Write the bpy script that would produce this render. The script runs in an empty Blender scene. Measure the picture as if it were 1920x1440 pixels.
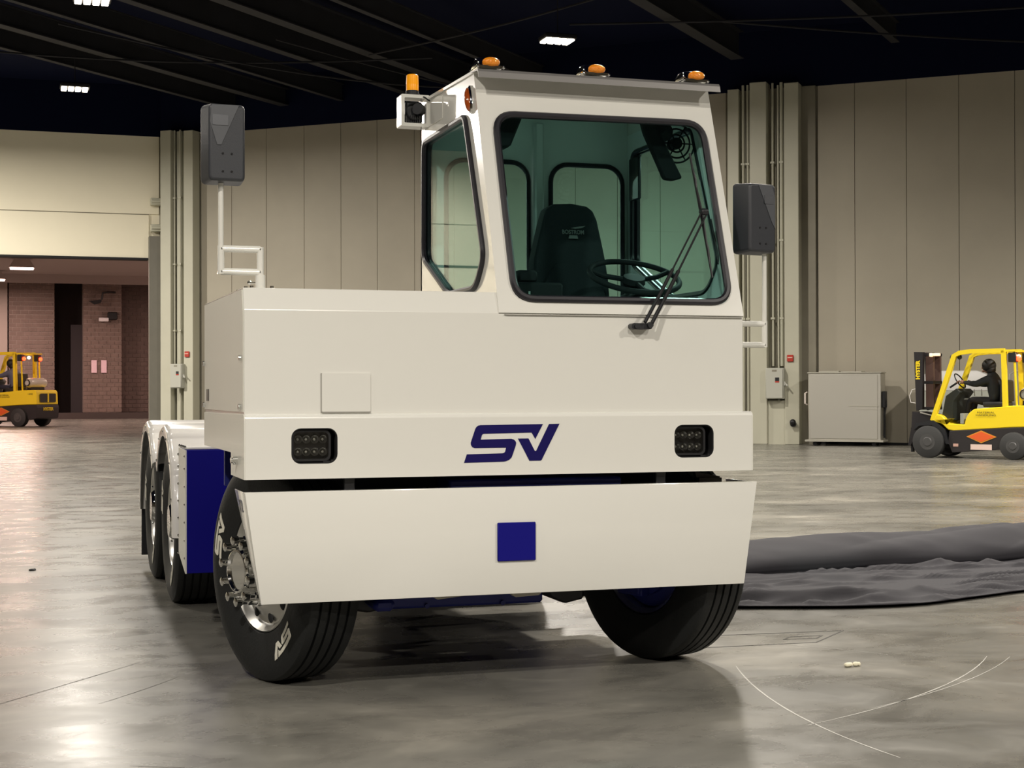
import bpy, bmesh, math, random
from mathutils import Vector as V, Matrix, noise
random.seed(7)
R=math.radians; PI=math.pi
SC=bpy.context.scene; COL=SC.collection
# ------------------------------------------------------------------ camera
cd=bpy.data.cameras.new('camera'); cam=bpy.data.objects.new('camera',cd); COL.objects.link(cam)
cd.sensor_fit='HORIZONTAL'; cd.sensor_width=36; cd.lens=2884/1920*36; cd.clip_end=300
th,pi_,ro=R(17.918),R(.3074),R(-.1259)
F=V((math.sin(th)*math.cos(pi_),math.cos(th)*math.cos(pi_),math.sin(pi_)))
Rt=V((math.cos(th),-math.sin(th),0)); U=Rt.cross(F)
R2=Rt*math.cos(ro)+U*math.sin(ro); U2=-Rt*math.sin(ro)+U*math.cos(ro)
m=Matrix((R2,U2,-F)).transposed().to_4x4(); m.translation=V((-.9443,-6.6943,1.346)); cam.matrix_world=m
SC.camera=cam
# ------------------------------------------------------------------ world, exposure
w=bpy.data.worlds.new('world'); SC.world=w; w.use_nodes=True
w.node_tree.nodes['Background'].inputs[0].default_value=(.8,.85,1,1)
w.node_tree.nodes['Background'].inputs[1].default_value=.02
SC.view_settings.view_transform='Standard'; SC.view_settings.look='None'; SC.view_settings.gamma=1
SC.view_settings.use_curve_mapping=False; SC.view_settings.exposure=-1.13
SC.cycles.use_denoising=True; SC.cycles.max_bounces=10; SC.cycles.transparent_max_bounces=16
SC.cycles.sample_clamp_indirect=6
# high bay lights of the hall, plus one added (fixtures built further down at the same places): x, y, z, watts
HIGHBAYS=[(.5,33.4,9.0,1200),(.5,24.3,9.0,800),(10.3,24.8,9.0,2100),(6.0,6.0,9.0,2300),(-4.2,6.2,9.0,450),
          (.5,15.3,9.0,600),(10.3,15.3,9.0,1100),(15.2,4.2,9.0,1300),(-5.2,-8.0,9.0,2900),(10.4,-9.5,9.0,3200),(2.2,-14.5,9.0,3600),
          (19.5,12.5,9.0,3700),(-8.5,34.5,9.0,8600),(-12,15,9.0,900),(-12,-3,9.0,900)]  # the strongest lamp is added out of view to brighten the cream wall
PASSLIGHTS=[(-.64,64.8,6.9,1300),(-1.9,72.3,6.9,1500),(8.5,57,6.9,1300),(9.5,70,6.9,1600),(-5.5,50,6.9,2600)]  # last three lamps are added out of sight to light passage and forklift
def area(loc,size,power,color,sp=150):
    l=bpy.data.lights.new('lamp_light','AREA'); l.shape='RECTANGLE'; l.size=size[0]; l.size_y=size[1]; l.spread=R(sp); l.energy=power; l.color=color
    o=bpy.data.objects.new('lamp_light',l); o.location=loc; COL.objects.link(o); return o
for x,y,z,p in HIGHBAYS: area((x,y,z-.14),(.6,.42),p,(1,.925,.825),178 if y>24 else 160)
for x,y,z,p in PASSLIGHTS: area((x,y,z-.10),(.9,.6),p,(1,.72,.62),180)

# ------------------------------------------------------------------ materials
def lin(c):
    if isinstance(c,str): c=[int(c[i:i+2],16)/255 for i in (0,2,4)]
    return tuple(((x+.055)/1.055)**2.4 if x>.04045 else x/12.92 for x in c)+(1,)
MATS={}
def mat(name,col,rough=.5,metal=0,coat=0,bump=0,bscale=60,var=0,vscale=4,emit=None,estr=0,spec=.5,trans=0,ior=1.5):
    if name in MATS: return MATS[name]
    M=bpy.data.materials.new(name); M.use_nodes=True; nt=M.node_tree; b=nt.nodes['Principled BSDF']
    c=lin(col) if isinstance(col,str) else tuple(col)+(1,)
    b.inputs['Base Color'].default_value=c; b.inputs['Roughness'].default_value=rough; b.inputs['Metallic'].default_value=metal
    b.inputs['Coat Weight'].default_value=coat; b.inputs['Coat Roughness'].default_value=.05; b.inputs['Specular IOR Level'].default_value=spec
    b.inputs['Transmission Weight'].default_value=trans; b.inputs['IOR'].default_value=ior
    if emit: b.inputs['Emission Color'].default_value=lin(emit); b.inputs['Emission Strength'].default_value=estr
    tc=None
    if bump or var:
        tc=nt.nodes.new('ShaderNodeTexCoord')
    if var:
        n=nt.nodes.new('ShaderNodeTexNoise'); n.inputs['Scale'].default_value=vscale; n.inputs['Detail'].default_value=5
        nt.links.new(tc.outputs['Object'],n.inputs['Vector'])
        r=nt.nodes.new('ShaderNodeMapRange'); r.inputs['From Min'].default_value=.3; r.inputs['From Max'].default_value=.7
        r.inputs['To Min'].default_value=1-var; r.inputs['To Max'].default_value=1+var*.6
        nt.links.new(n.outputs['Fac'],r.inputs['Value'])
        mx=nt.nodes.new('ShaderNodeVectorMath'); mx.operation='SCALE'; mx.inputs[0].default_value=c[:3]
        nt.links.new(r.outputs[0],mx.inputs['Scale']); nt.links.new(mx.outputs[0],b.inputs['Base Color'])
    if bump:
        n=nt.nodes.new('ShaderNodeTexNoise'); n.inputs['Scale'].default_value=bscale; n.inputs['Detail'].default_value=3
        nt.links.new(tc.outputs['Object'],n.inputs['Vector'])
        bm_=nt.nodes.new('ShaderNodeBump'); bm_.inputs['Strength'].default_value=bump; bm_.inputs['Distance'].default_value=.01
        nt.links.new(n.outputs['Fac'],bm_.inputs['Height']); nt.links.new(bm_.outputs[0],b.inputs['Normal'])
    MATS[name]=M; return M
def glassmat(name,tint,refl=1.0):
    M=bpy.data.materials.new(name); M.use_nodes=True; nt=M.node_tree; nt.nodes.remove(nt.nodes['Principled BSDF'])
    t=nt.nodes.new('ShaderNodeBsdfTransparent'); t.inputs[0].default_value=tuple(tint)+(1,)
    g=nt.nodes.new('ShaderNodeBsdfGlossy'); g.inputs['Roughness'].default_value=.01
    ge=nt.nodes.new('ShaderNodeNewGeometry'); dt=nt.nodes.new('ShaderNodeVectorMath'); dt.operation='DOT_PRODUCT'
    nt.links.new(ge.outputs['Normal'],dt.inputs[0]); nt.links.new(ge.outputs['Incoming'],dt.inputs[1])
    def mth(op,a,b=None,clamp=False):
        q=nt.nodes.new('ShaderNodeMath'); q.operation=op; q.use_clamp=clamp
        for k,v in enumerate((a,b)):
            if v is None: continue
            if isinstance(v,(int,float)): q.inputs[k].default_value=v
            else: nt.links.new(v,q.inputs[k])
        return q.outputs[0]
    ab=mth('ABSOLUTE',dt.outputs['Value']); om=mth('SUBTRACT',1,ab,True); p5=mth('POWER',om,5); fr=mth('MULTIPLY_ADD',p5,.6*refl); fr.node.inputs[2].default_value=.03
    class _F: outputs=[fr]
    f=_F
    x=nt.nodes.new('ShaderNodeMixShader'); nt.links.new(f.outputs[0],x.inputs[0]); nt.links.new(t.outputs[0],x.inputs[1]); nt.links.new(g.outputs[0],x.inputs[2])
    nt.links.new(x.outputs[0],nt.nodes['Material Output'].inputs[0]); return M
PAINT=mat('white_paint',(.755,.75,.70),.22,0,.8)
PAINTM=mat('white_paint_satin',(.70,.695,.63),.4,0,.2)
INNER=mat('cab_lining',(.66,.70,.68),.5)
BLUE=mat("blue_paint",(.003,.002,.18),.5,0,0,spec=.2)
BLUED=mat('blue_paint_dull',(.008,.014,.15),.5)
DECAL=mat('navy_decal',(.006,.003,.085),.45,spec=.2)
RUB=mat('tyre_rubber',(.011,.012,.012),.62,bump=.15,bscale=90,spec=.35)
BLK=mat('black_plastic',(.017,.018,.021),.42)
SEALM=mat('black_rubber_seal',(.013,.012,.017),.38)
GREYP=mat('mirror_shell',(.035,.038,.045),.42,bump=.1,bscale=300)
GREYL=mat('mirror_inset',(.085,.09,.10),.42)
CHROME=mat('chrome',(.82,.82,.80),.06,1)
ALU=mat('polished_aluminium',(.80,.79,.75),.36,1)
STEEL=mat('brushed_steel',(.60,.58,.52),.5,.85,bump=.05,bscale=14)
DKMET=mat('dark_metal',(.03,.03,.032),.45,.6)
AMBER=mat('amber_lens',(.95,.30,.01),.15,0,1,bump=.6,bscale=110)
AMBERS=mat('amber_beacon_lens',(1,.40,.005),.3,0,.5,emit='ff9a00',estr=.45)
BLKM=mat('matte_black_plastic',(.012,.013,.014),.75,spec=.25)
SEATM=mat('seat_fabric',(.010,.014,.016),.9,bump=.3,bscale=200)
GLASS=glassmat('green_tinted_glass',(.76,.905,.885))
LENS=glassmat('clear_lens',(.93,.93,.92))
YEL=mat('yellow_paint',(.95,.72,.02),.4,0,.2)
WALLM=mat('wall_panel_paint',(.40,.365,.29),.6,var=.06,vscale=.7,bump=.05,bscale=120)
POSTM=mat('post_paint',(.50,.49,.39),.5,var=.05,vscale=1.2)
POSTD=mat('recess_shade_and_seam',(.26,.24,.185),.6,var=.1,vscale=1.5)  # darker post tone: recess shade in the colour; also seam and wall backing
CREAM=mat('cream_wall_paint',(.88,.82,.64),.6,var=.03,vscale=.5)
CEILM=mat('ceiling_paint',(.0025,.0045,.020),.9,spec=.1)
BEAMM=mat('beam_paint',(.0085,.0085,.0125),.8,var=.4,vscale=.9)
DARK=mat('dark_void',(.006,.006,.007),.8)
LAMPM=mat('lamp_diffuser',(.9,.9,.9),.5,emit='fff2d8',estr=26)
PLAMP=mat('passage_lamp_diffuser',(.9,.9,.9),.5,emit='ffdccb',estr=14)
# concrete floor
def floormat():
    M=bpy.data.materials.new('polished_concrete'); M.use_nodes=True; nt=M.node_tree; N=nt.nodes; L=nt.links; b=N['Principled BSDF']
    tc=N.new('ShaderNodeTexCoord')
    def noise_(sc,det,rough=.6,dist=0,mp=None):
        n=N.new('ShaderNodeTexNoise'); n.inputs['Scale'].default_value=sc; n.inputs['Detail'].default_value=det; n.inputs['Roughness'].default_value=rough; n.inputs['Distortion'].default_value=dist
        if mp:
            mm=N.new('ShaderNodeMapping'); mm.inputs['Scale'].default_value=mp[0]; mm.inputs['Rotation'].default_value=(0,0,mp[1]); L.new(tc.outputs['Object'],mm.inputs[0]); L.new(mm.outputs[0],n.inputs['Vector'])
        else: L.new(tc.outputs['Object'],n.inputs['Vector'])
        return n
    def ramp(src,pts):
        r=N.new('ShaderNodeValToRGB'); e=r.color_ramp.elements
        e[0].position=pts[0][0]; e[0].color=pts[0][1]
        e[1].position=pts[-1][0]; e[1].color=pts[-1][1]
        for p,c in pts[1:-1]:
            q=e.new(p); q.color=c
        L.new(src,r.inputs[0]); return r
    g=lambda v,t=0:(v*(1.02+t),v*1.0,v*(.93-t),1)
    n1=noise_(.55,7,.62,.6,((1,1.5,1),R(-18))); n2=noise_(2.2,5,.6,.5,((.9,1.3,1),R(-22))); n3=noise_(22,3)
    r1=ramp(n1.outputs['Fac'],[(.32,g(.10)),(.46,g(.155)),(.57,g(.195,.01)),(.69,g(.29,.02))])
    r2=ramp(n2.outputs['Fac'],[(.30,g(.70)),(.47,g(.98)),(.62,g(1.03)),(.74,g(1.4))])
    mx=N.new('ShaderNodeMix'); mx.data_type='RGBA'; mx.blend_type='MULTIPLY'; mx.inputs[0].default_value=.75
    L.new(r1.outputs[0],mx.inputs[6]); L.new(r2.outputs[0],mx.inputs[7]); L.new(mx.outputs[2],b.inputs['Base Color'])
    rr=N.new('ShaderNodeMapRange'); rr.inputs['From Min'].default_value=.35; rr.inputs['From Max'].default_value=.68; rr.inputs['To Min'].default_value=.23; rr.inputs['To Max'].default_value=.36
    L.new(n2.outputs['Fac'],rr.inputs['Value']); L.new(rr.outputs[0],b.inputs['Roughness'])
    n4=noise_(5,4,.6,0,((1,1,1),0)); bp_=N.new('ShaderNodeBump'); bp_.inputs['Strength'].default_value=.08; bp_.inputs['Distance'].default_value=.012
    L.new(n4.outputs['Fac'],bp_.inputs['Height']); L.new(bp_.outputs[0],b.inputs['Normal'])
    b.inputs['IOR'].default_value=1.5
    return M
FLOORM=floormat()

# ------------------------------------------------------------------ helpers
class B:
    def __init__(s): s.bm=bmesh.new()
    def box(s,a,b,bev=0,M=None,seg=1):
        a,b=V(a),V(b); t=bmesh.new(); bmesh.ops.create_cube(t,size=1)
        d=b-a; c=(a+b)/2
        for v in t.verts: v.co=V((v.co.x*abs(d.x),v.co.y*abs(d.y),v.co.z*abs(d.z)))+c
        if bev: bmesh.ops.bevel(t,geom=t.edges[:],offset=bev,segments=seg,profile=.5,affect='EDGES')
        return s.add(t,M)
    def add(s,t,M=None):
        if M: bmesh.ops.transform(t,matrix=M,verts=t.verts)
        me=bpy.data.meshes.new('t'); t.to_mesh(me); t.free(); s.bm.from_mesh(me); bpy.data.meshes.remove(me); return s
    def prism(s,pts,e0,e1,axis='X',bev=0,M=None,seg=1):
        """polygon pts in the two other axes, extruded between e0 and e1 along axis"""
        t=bmesh.new()
        def P(p,e): return {'X':(e,p[0],p[1]),'Y':(p[0],e,p[1]),'Z':(p[0],p[1],e)}[axis]
        lo=[t.verts.new(P(p,e0)) for p in pts]; hi=[t.verts.new(P(p,e1)) for p in pts]; n=len(pts)
        t.faces.new(lo); t.faces.new(hi[::-1])
        for i in range(n): t.faces.new((lo[i],hi[i],hi[(i+1)%n],lo[(i+1)%n]))
        bmesh.ops.recalc_face_normals(t,faces=t.faces)
        if bev: bmesh.ops.bevel(t,geom=t.edges[:],offset=bev,segments=seg,profile=.5,affect='EDGES')
        return s.add(t,M)
    def plate(s,outer,holes,thick,fn,M=None):
        """flat plate with holes; 2D loops, fn(u,v,w)->xyz, w runs 0..thick"""
        t=bmesh.new(); loops=[outer]+list(holes); F0=[];
        es=[]
        for lp in loops:
            vs=[t.verts.new((p[0],p[1],0)) for p in lp]; F0.append(vs)
            for i in range(len(vs)): es.append(t.edges.new((vs[i],vs[(i+1)%len(vs)])))
        bmesh.ops.triangle_fill(t,use_beauty=True,use_dissolve=False,edges=es)
        tris=[[v.index for v in f.verts] for f in (t.verts.index_update() or t.faces)]
        co=[(v.co.x,v.co.y) for v in t.verts]; t.free()
        q=bmesh.new(); a=[q.verts.new(fn(x,y,0)) for x,y in co]; b=[q.verts.new(fn(x,y,thick)) for x,y in co]
        for f in tris:
            try: q.faces.new([a[i] for i in f]); q.faces.new([b[i] for i in reversed(f)])
            except ValueError: pass
        k=0
        for lp in loops:
            n=len(lp)
            for i in range(n): q.faces.new((a[k+i],a[k+(i+1)%n],b[k+(i+1)%n],b[k+i]))
            k+=n
        bmesh.ops.recalc_face_normals(q,faces=q.faces)
        return s.add(q,M)
    def tube(s,path,r,seg=10,closed=False,caps=True,M=None,flat=None):
        P=[V(p) for p in path]; n=len(P); t=bmesh.new(); rings=[]
        up=None
        for i,p in enumerate(P):
            if closed: d=(P[(i+1)%n]-P[i-1]).normalized()
            else: d=(P[min(i+1,n-1)]-P[max(i-1,0)]).normalized()
            if up is None:
                up=V((0,0,1)) if abs(d.z)<.9 else V((1,0,0))
            x=d.cross(up).normalized(); y=x.cross(d).normalized(); up=y
            rr=r[i] if isinstance(r,(list,tuple)) else r
            # miter correction
            sc=1
            if 0<i<n-1 or closed:
                a=(P[i]-P[i-1]).normalized(); b=(P[(i+1)%n]-P[i]).normalized(); cz=max(.5,math.sqrt((1+a.dot(b))/2)); sc=1/cz
                bis=(b-a)
                bn=bis.normalized() if bis.length>1e-4 else None
            else: bn=None
            ring=[]
            for k in range(seg):
                an=2*PI*(k+.5)/seg; o=x*math.cos(an)*rr+y*math.sin(an)*rr
                if bn: o+=bn*(o.dot(bn))*(sc-1)
                ring.append(t.verts.new(p+o))
            rings.append(ring)
        for i in range(n if closed else n-1):
            a,b=rings[i],rings[(i+1)%n]
            for k in range(seg): t.faces.new((a[k],a[(k+1)%seg],b[(k+1)%seg],b[k]))
        if not closed and caps: t.faces.new(rings[0][::-1]); t.faces.new(rings[-1])
        bmesh.ops.recalc_face_normals(t,faces=t.faces)
        return s.add(t,M)
    def lathe(s,prof,seg=48,axis='X',M=None,c=(0,0,0),close=False):
        """prof: (r, x) revolved about axis through c"""
        t=bmesh.new(); rings=[]
        def P(r,h,an):
            a,b=r*math.cos(an),r*math.sin(an)
            p={'X':(h,a,b),'Y':(a,h,b),'Z':(a,b,h)}[axis]; return V(p)+V(c)
        for r,h in prof:
            if r<1e-6: rings.append([t.verts.new(P(0,h,0))])
            else: rings.append([t.verts.new(P(r,h,2*PI*k/seg)) for k in range(seg)])
        pr=list(zip(rings,rings[1:]))
        if close: pr.append((rings[-1],rings[0]))
        for a,b in pr:
            for k in range(seg):
                q=[a[k%len(a)],a[(k+1)%len(a)],b[(k+1)%len(b)],b[k%len(b)]]
                u=[]
                for v in q:
                    if v not in u: u.append(v)
                if len(u)>2: t.faces.new(u)
        bmesh.ops.recalc_face_normals(t,faces=t.faces)
        return s.add(t,M)
    def cyl(s,p0,p1,r,seg=16,r2=None,bev=0):
        return s.tube([p0,p1],[r,r if r2 is None else r2],seg)
    def sphere(s,c,r,seg=16,sc=(1,1,1)):
        t=bmesh.new(); bmesh.ops.create_uvsphere(t,u_segments=seg,v_segments=max(6,seg//2),radius=r)
        for v in t.verts: v.co=V((v.co.x*sc[0],v.co.y*sc[1],v.co.z*sc[2]))+V(c)
        return s.add(t)
    def link(s,name,m,parent=None,loc=None,smooth=True,ang=38,label=None,**kw):
        me=bpy.data.meshes.new(name)
        bmesh.ops.remove_doubles(s.bm,verts=s.bm.verts,dist=1e-5)
        bmesh.ops.recalc_face_normals(s.bm,faces=s.bm.faces) if kw.get('recalc') else None
        s.bm.to_mesh(me); s.bm.free(); me.materials.append(m)
        if smooth:
            me.shade_smooth() if hasattr(me,'shade_smooth') else None
            try: me.set_sharp_from_angle(angle=R(ang))
            except Exception: pass
        o=bpy.data.objects.new(name,me); COL.objects.link(o)
        if parent: o.parent=parent
        if loc: o.location=loc
        if label: o['label']=label
        return o
def tag(o,label=None,cat=None,group=None,kind=None):
    if label: o['label']=label
    if cat: o['category']=cat
    if group: o['group']=group
    if kind: o['kind']=kind
    return o
def empty(name,loc=(0,0,0),rz=0,label=None,cat=None,group=None,s=1):
    o=bpy.data.objects.new(name,None); COL.objects.link(o); o.location=loc; o.rotation_euler=(0,0,rz); o.scale=(s,s,s); o.empty_display_size=.2
    return tag(o,label,cat,group)
def text(s,size,m,M,parent=None,name='lettering',ext=.001,bold=0,shear=0,sx=1):
    c=bpy.data.curves.new(name,'FONT'); c.body=s; c.size=size; c.extrude=ext; c.offset=bold; c.align_x='CENTER'; c.align_y='CENTER'; c.shear=shear; c.materials.append(m)
    tmp=bpy.data.objects.new('tmp',c); COL.objects.link(tmp); me=bpy.data.meshes.new_from_object(tmp.evaluated_get(bpy.context.evaluated_depsgraph_get())); bpy.data.objects.remove(tmp); bpy.data.curves.remove(c)
    me.materials.clear(); me.materials.append(m); o=bpy.data.objects.new(name,me); COL.objects.link(o)
    if parent: o.parent=parent
    o.matrix_basis=M@Matrix.Diagonal((sx,1,1,1)); return o
def axes(origin,x,y):
    x=V(x).normalized(); y=V(y).normalized(); z=x.cross(y); m=Matrix((x,y,z)).transposed().to_4x4(); m.translation=V(origin); return m
def rrect(x0,z0,x1,z1,r,n=6):
    p=[]
    for cx,cz,a0 in ((x1-r,z1-r,0),(x0+r,z1-r,90),(x0+r,z0+r,180),(x1-r,z0+r,270)):
        for k in range(n+1):
            a=R(a0+90*k/n); p.append((cx+r*math.cos(a),cz+r*math.sin(a)))
    return p
def rpoly(pts,r,n=5):
    """round polygon corners"""
    out=[]; N=len(pts)
    for i in range(N):
        p=V(pts[i]).to_2d() if False else V((pts[i][0],pts[i][1])); a=V((pts[i-1][0],pts[i-1][1])); b=V((pts[(i+1)%N][0],pts[(i+1)%N][1]))
        rr=r[i] if isinstance(r,(list,tuple)) else r
        da=(a-p).normalized(); db=(b-p).normalized()
        p0=p+da*rr; p1=p+db*rr
        for k in range(n+1):
            t=k/n; out.append(tuple(p0*(1-t)**2+p*2*t*(1-t)+p1*t*t))
    return out
# ================================================================== SETTING
def struct(o): o['kind']='structure'; return o
f=B(); f.box((-26,-26,-.2),(60,42,0)); f.box((-9,42,-.2),(12,90,0)); floor=struct(f.link('floor',FLOORM,smooth=False))
# scuffs and saw cuts in the concrete
SCF=mat('scuff_chalk',(.46,.45,.41),.5); CUT=mat('saw_cut',(.075,.072,.065),.8)
def ribbon(pts,wd,m,name,z=.0008):
    b=B(); P=[V((p[0],p[1],z)) for p in pts]; vs=[]
    for i,p in enumerate(P):
        d=(P[min(i+1,len(P)-1)]-P[max(i-1,0)]).normalized(); n_=V((-d.y,d.x,0))
        k=wd*(.5+.5*math.sin(PI*(i+.3)/(len(P)-.4)))/2*random.uniform(.7,1.2)
        vs.append((b.bm.verts.new(p-n_*k),b.bm.verts.new(p+n_*k)))
    for a,c in zip(vs,vs[1:]): b.bm.faces.new((a[0],a[1],c[1],c[0]))
    return b.link(name,m,floor,smooth=False)
def bez(a,b_,c,n=14): return [(a[0]*(1-t)**2+b_[0]*2*t*(1-t)+c[0]*t*t,a[1]*(1-t)**2+b_[1]*2*t*(1-t)+c[1]*t*t) for t in [k/n for k in range(n+1)]]
for a,b_,c,wd in [((2.42,.15),(2.05,-.9),(2.15,-1.75),.010),((3.75,.0),(3.1,-.75),(2.1,-1.15),.008),((3.85,-.05),(3.3,-.6),(2.5,-.95),.006),
                  ((4.1,-.35),(3.95,-.8),(3.7,-1.1),.006),((2.6,.9),(3.1,.6),(3.3,.2),.005)]:
    ribbon(bez(a,b_,c),wd,SCF,'scuff_mark')
for a,c,wd in [((-1.75,-.6),(-.35,1.2),.006),((-.55,-.98),(.05,-1.3),.005),((-1.3,-2.0),(-1.05,-2.06),.018),((-1.75,-1.55),(-1.35,-1.35),.008),((-.6,.2),(-.2,.75),.004)]:
    ribbon(bez(a,((a[0]+c[0])/2+.03,(a[1]+c[1])/2),c,10),wd,CUT,'floor_crack')
# steel cover plate let into the floor beside the front wheel
b=B(); b.plate([(2.36,.70),(3.15,.66),(3.50,.98),(2.75,1.05)],[[(2.372,.708),(3.147,.67),(3.48,.975),(2.757,1.041)]],.0012,lambda u,v,w:(u,v,w+.0003)); b.link('hatch_joint',CUT,floor,smooth=False)
b=B(); b.plate([(3.02,.80),(3.22,.78),(3.30,.86),(3.10,.88)],[[(3.035,.808),(3.215,.79),(3.28,.855),(3.105,.871)]],.0012,lambda u,v,w:(u,v,w+.0003)); b.link('hatch_pull',CUT,floor,smooth=False)

b=B(); b.box((-26,-26,10.7),(60,60,10.9)); ceiling=struct(b.link('ceiling',CEILM,smooth=False))
# girders at 45 degrees, ducts, conduits
def beam(off,wd,h,z=9.8,t0=0,t1=60,name='beam'):
    # line x-y = off*sqrt2
    d=V((.7071,.7071,0)); n_=V((.7071,-.7071,0)); p=n_*off
    M=axes(p,d,n_.cross(d)*0+V((-.7071,.7071,0)))
    b=B(); b.box((t0,-wd/2,z),(t1,wd/2,z+.03)); b.box((t0,-wd*.12,z+.03),(t1,wd*.12,z+h-.03)); b.box((t0,-wd/2,z+h-.03),(t1,wd/2,z+h))
    o=b.link(name,BEAMM,ceiling,smooth=False); o.matrix_basis=M; return o
for off,wd,h in [(-24.2,.18,.5),(-22.5,.30,.5),(-20.6,.16,.5),(-18.4,.26,.7),(-16.6,.34,.7),(-14.4,.16,.5),(-8.6,.34,.7),(-4.6,.2,.5),(-.6,.3,.7)]:
    beam(off,wd,h,z=9.8,t0=6,t1=32 if off>-9 else 34.5)
for a,c,s_ in [((-3,33,9.75),(9,30.5,9.72),.25),((11.2,26.5,9.8),(24.5,19,9.8),.15),((5,30,9.8),(14,36,9.8),.1),((12,22,9.9),(7.5,31,9.8),.12),((0,29.5,9.7),(14,33,9.7),.5),((14,25,9.75),(26,24,9.75),.1)]:
    pts=[V(a).lerp(V(c),k/12)-V((0,0,s_*math.sin(PI*k/12))) for k in range(13)]
    B().tube(pts,.025,6).link('cable_run',BEAMM,ceiling)
DROP=mat('duct_drop_paint',(.055,.055,.07),.6)
b=B(); b.box((15.9,17.85,9.05),(16.35,18.3,10.7),.03); b.link('duct_drop',DROP,ceiling)
# --- long back wall of tall movable panels
O=V((3.28,41.3,0)); u=V((.7632,-.6461,0)); nn=V((-.6461,-.7632,0))
WM=axes(O,u,V((0,0,1)))      # local x=s along wall, local y=z up, local z = u x up
zsign=1 if (u.cross(V((0,0,1)))).dot(nn)>0 else -1
def wb(b,s0,s1,z0,z1,d0,d1,bev=0): b.box((s0,z0,min(d0*zsign,d1*zsign)),(s1,z1,max(d0*zsign,d1*zsign)),bev); return b
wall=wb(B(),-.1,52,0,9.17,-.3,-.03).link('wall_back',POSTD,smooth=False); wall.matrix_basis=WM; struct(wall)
o=wb(B(),-.1,52,9.17,10.8,-.3,.02).link('wall_back_upper',CEILM,smooth=False); o.matrix_basis=WM; struct(o)
js=[1.49,2.57,3.77,5.05,6.27,7.45,8.64,9.87,11.07,12.28,13.5,14.7,15.9,17.7]; js2=[20.09,21.03,22.31,23.58,24.9,26.2,27.5,28.8,30.1,31.4,32.7,34,35.3,36.6]
for L_ in (js,js2):
    for a,c in zip(L_,L_[1:]): wb(B(),a+.006,c-.006,.06,9.17,-.03,.012,.004).link('wall_panel',WALLM,wall,smooth=False)
wb(B(),20.0,52,0,.06,-.03,.0).link('floor_gap',DARK,wall,smooth=False)
# --- pillars (posts, recesses, conduits)
def pillar(name,posts,recess,pipes,z1):
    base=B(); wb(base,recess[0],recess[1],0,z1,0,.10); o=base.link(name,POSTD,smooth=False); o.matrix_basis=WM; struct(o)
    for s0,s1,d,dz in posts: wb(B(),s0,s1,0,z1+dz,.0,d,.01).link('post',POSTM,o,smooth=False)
    for s0,d,r,zb in pipes:
        b=B(); b.tube([(s0,zb,zsign*d),(s0,z1+.1,zsign*d)],r,10)
        for zc in (3.2,5.2,7.2):
            if zc>zb: wb(b,s0-.05,s0+.05,zc,zc+.05,d-.03,d+.05)
        b.link('conduit',POSTM,o)
    return o
colR=pillar('trim_1',[(17.84,18.13,.42,0),(18.44,18.87,.50,.12),(19.32,19.69,.46,.05),(19.10,19.15,.3,.05)],(17.86,20.05),[(18.22,.30,.035,0),(18.34,.30,.03,0),(18.99,.30,.03,2.0),(19.22,.30,.045,2.0)],9.17)
colL=pillar('trim_2',[(.33,.70,.45,.1),(1.16,1.49,.45,.05),(.78,.98,.25,.08)],(.2,1.49),[(.62,.3,.035,2.2),(.74,.3,.03,2.2),(.96,.32,.03,0)],9.17)
wb(B(),18.87,19.32,0,1.12,.10,.42).link('cover_plate',POSTM,colR,smooth=False)
text('2-3',.20,mat('stencil_grey',(.10,.10,.08),.6),WM@axes((18.66,9.0,zsign*.502),(1,0,0),(0,1,0)) if zsign>0 else WM@axes((18.66,9.0,zsign*.502),(-1,0,0),(0,1,0)),colR)
def wpt(s,d,z): return O+u*s+nn*d+V((0,0,z))
def ebox(s,z0,z1,wd,d,label):
    r=empty('electrical_box',wpt(s,d,z0),0,label,'electrical box')
    r.matrix_basis=axes(wpt(s,d,z0),u,nn.cross(u)*-1 if False else V((0,0,1)).cross(u))
    # local x along wall, y = into wall or out
    out=1 if V((0,0,1)).cross(u).dot(nn)>0 else -1
    h=z1-z0
    BX=mat('switch_box_paint',(.47,.47,.41),.45)
    B().box((-wd/2,0,0),(wd/2,out*.2,h),.012).link('housing',BX,r)
    B().box((-wd/2+.02,out*.2,.02),(wd/2-.02,out*.222,h-.02),.006).link('door',BX,r)
    hd=B(); hd.box((wd/2,out*.06,h*.42),(wd/2+.04,out*.16,h*.56),.01); hd.cyl((wd/2+.03,out*.12,h*.5),(wd/2+.11,out*.2,h*.42),.02,8); hd.link('handle',mat('grey_handle',(.5,.5,.45),.4),r)
    B().box((.0+wd*.05,out*.222,h*.58),(wd*.28,out*.226,h*.69)).link('warning_label',BLK,r)
    B().box((.0+wd*.05,out*.222,h*.53),(wd*.28,out*.226,h*.575)).link('warning_label',mat('red_label','b23a2c',.5),r)
    B().box((-wd*.12,out*.222,h*.88),(wd*.14,out*.226,h*.94)).link('name_plate',POSTD,r)
    return r
ebox(19.10,1.16,1.95,.46,.46,'grey electrical disconnect box on the pillar right of the white truck')
ebox(1.0,1.49,2.22,.42,.42,'grey electrical disconnect box on the pillar left of the white truck')
def alarm(s,d,z,label):
    r=empty('fire_alarm_pull',wpt(s,d,z),0,label,'alarm'); r.matrix_basis=axes(wpt(s,d,z),u,V((0,0,1)).cross(u)); out=1 if V((0,0,1)).cross(u).dot(nn)>0 else -1
    RD=mat('alarm_red','b5382c',.4)
    B().box((-.08,0,-.08),(.08,out*.05,.09),.01).link('housing',RD,r); B().box((-.06,out*.05,.01),(.06,out*.06,.035)).link('pull_bar',mat('alarm_pale','e0b0a0',.5),r)
alarm(19.47,.46,2.19,'small red alarm pull station above the right electrical box')
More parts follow.
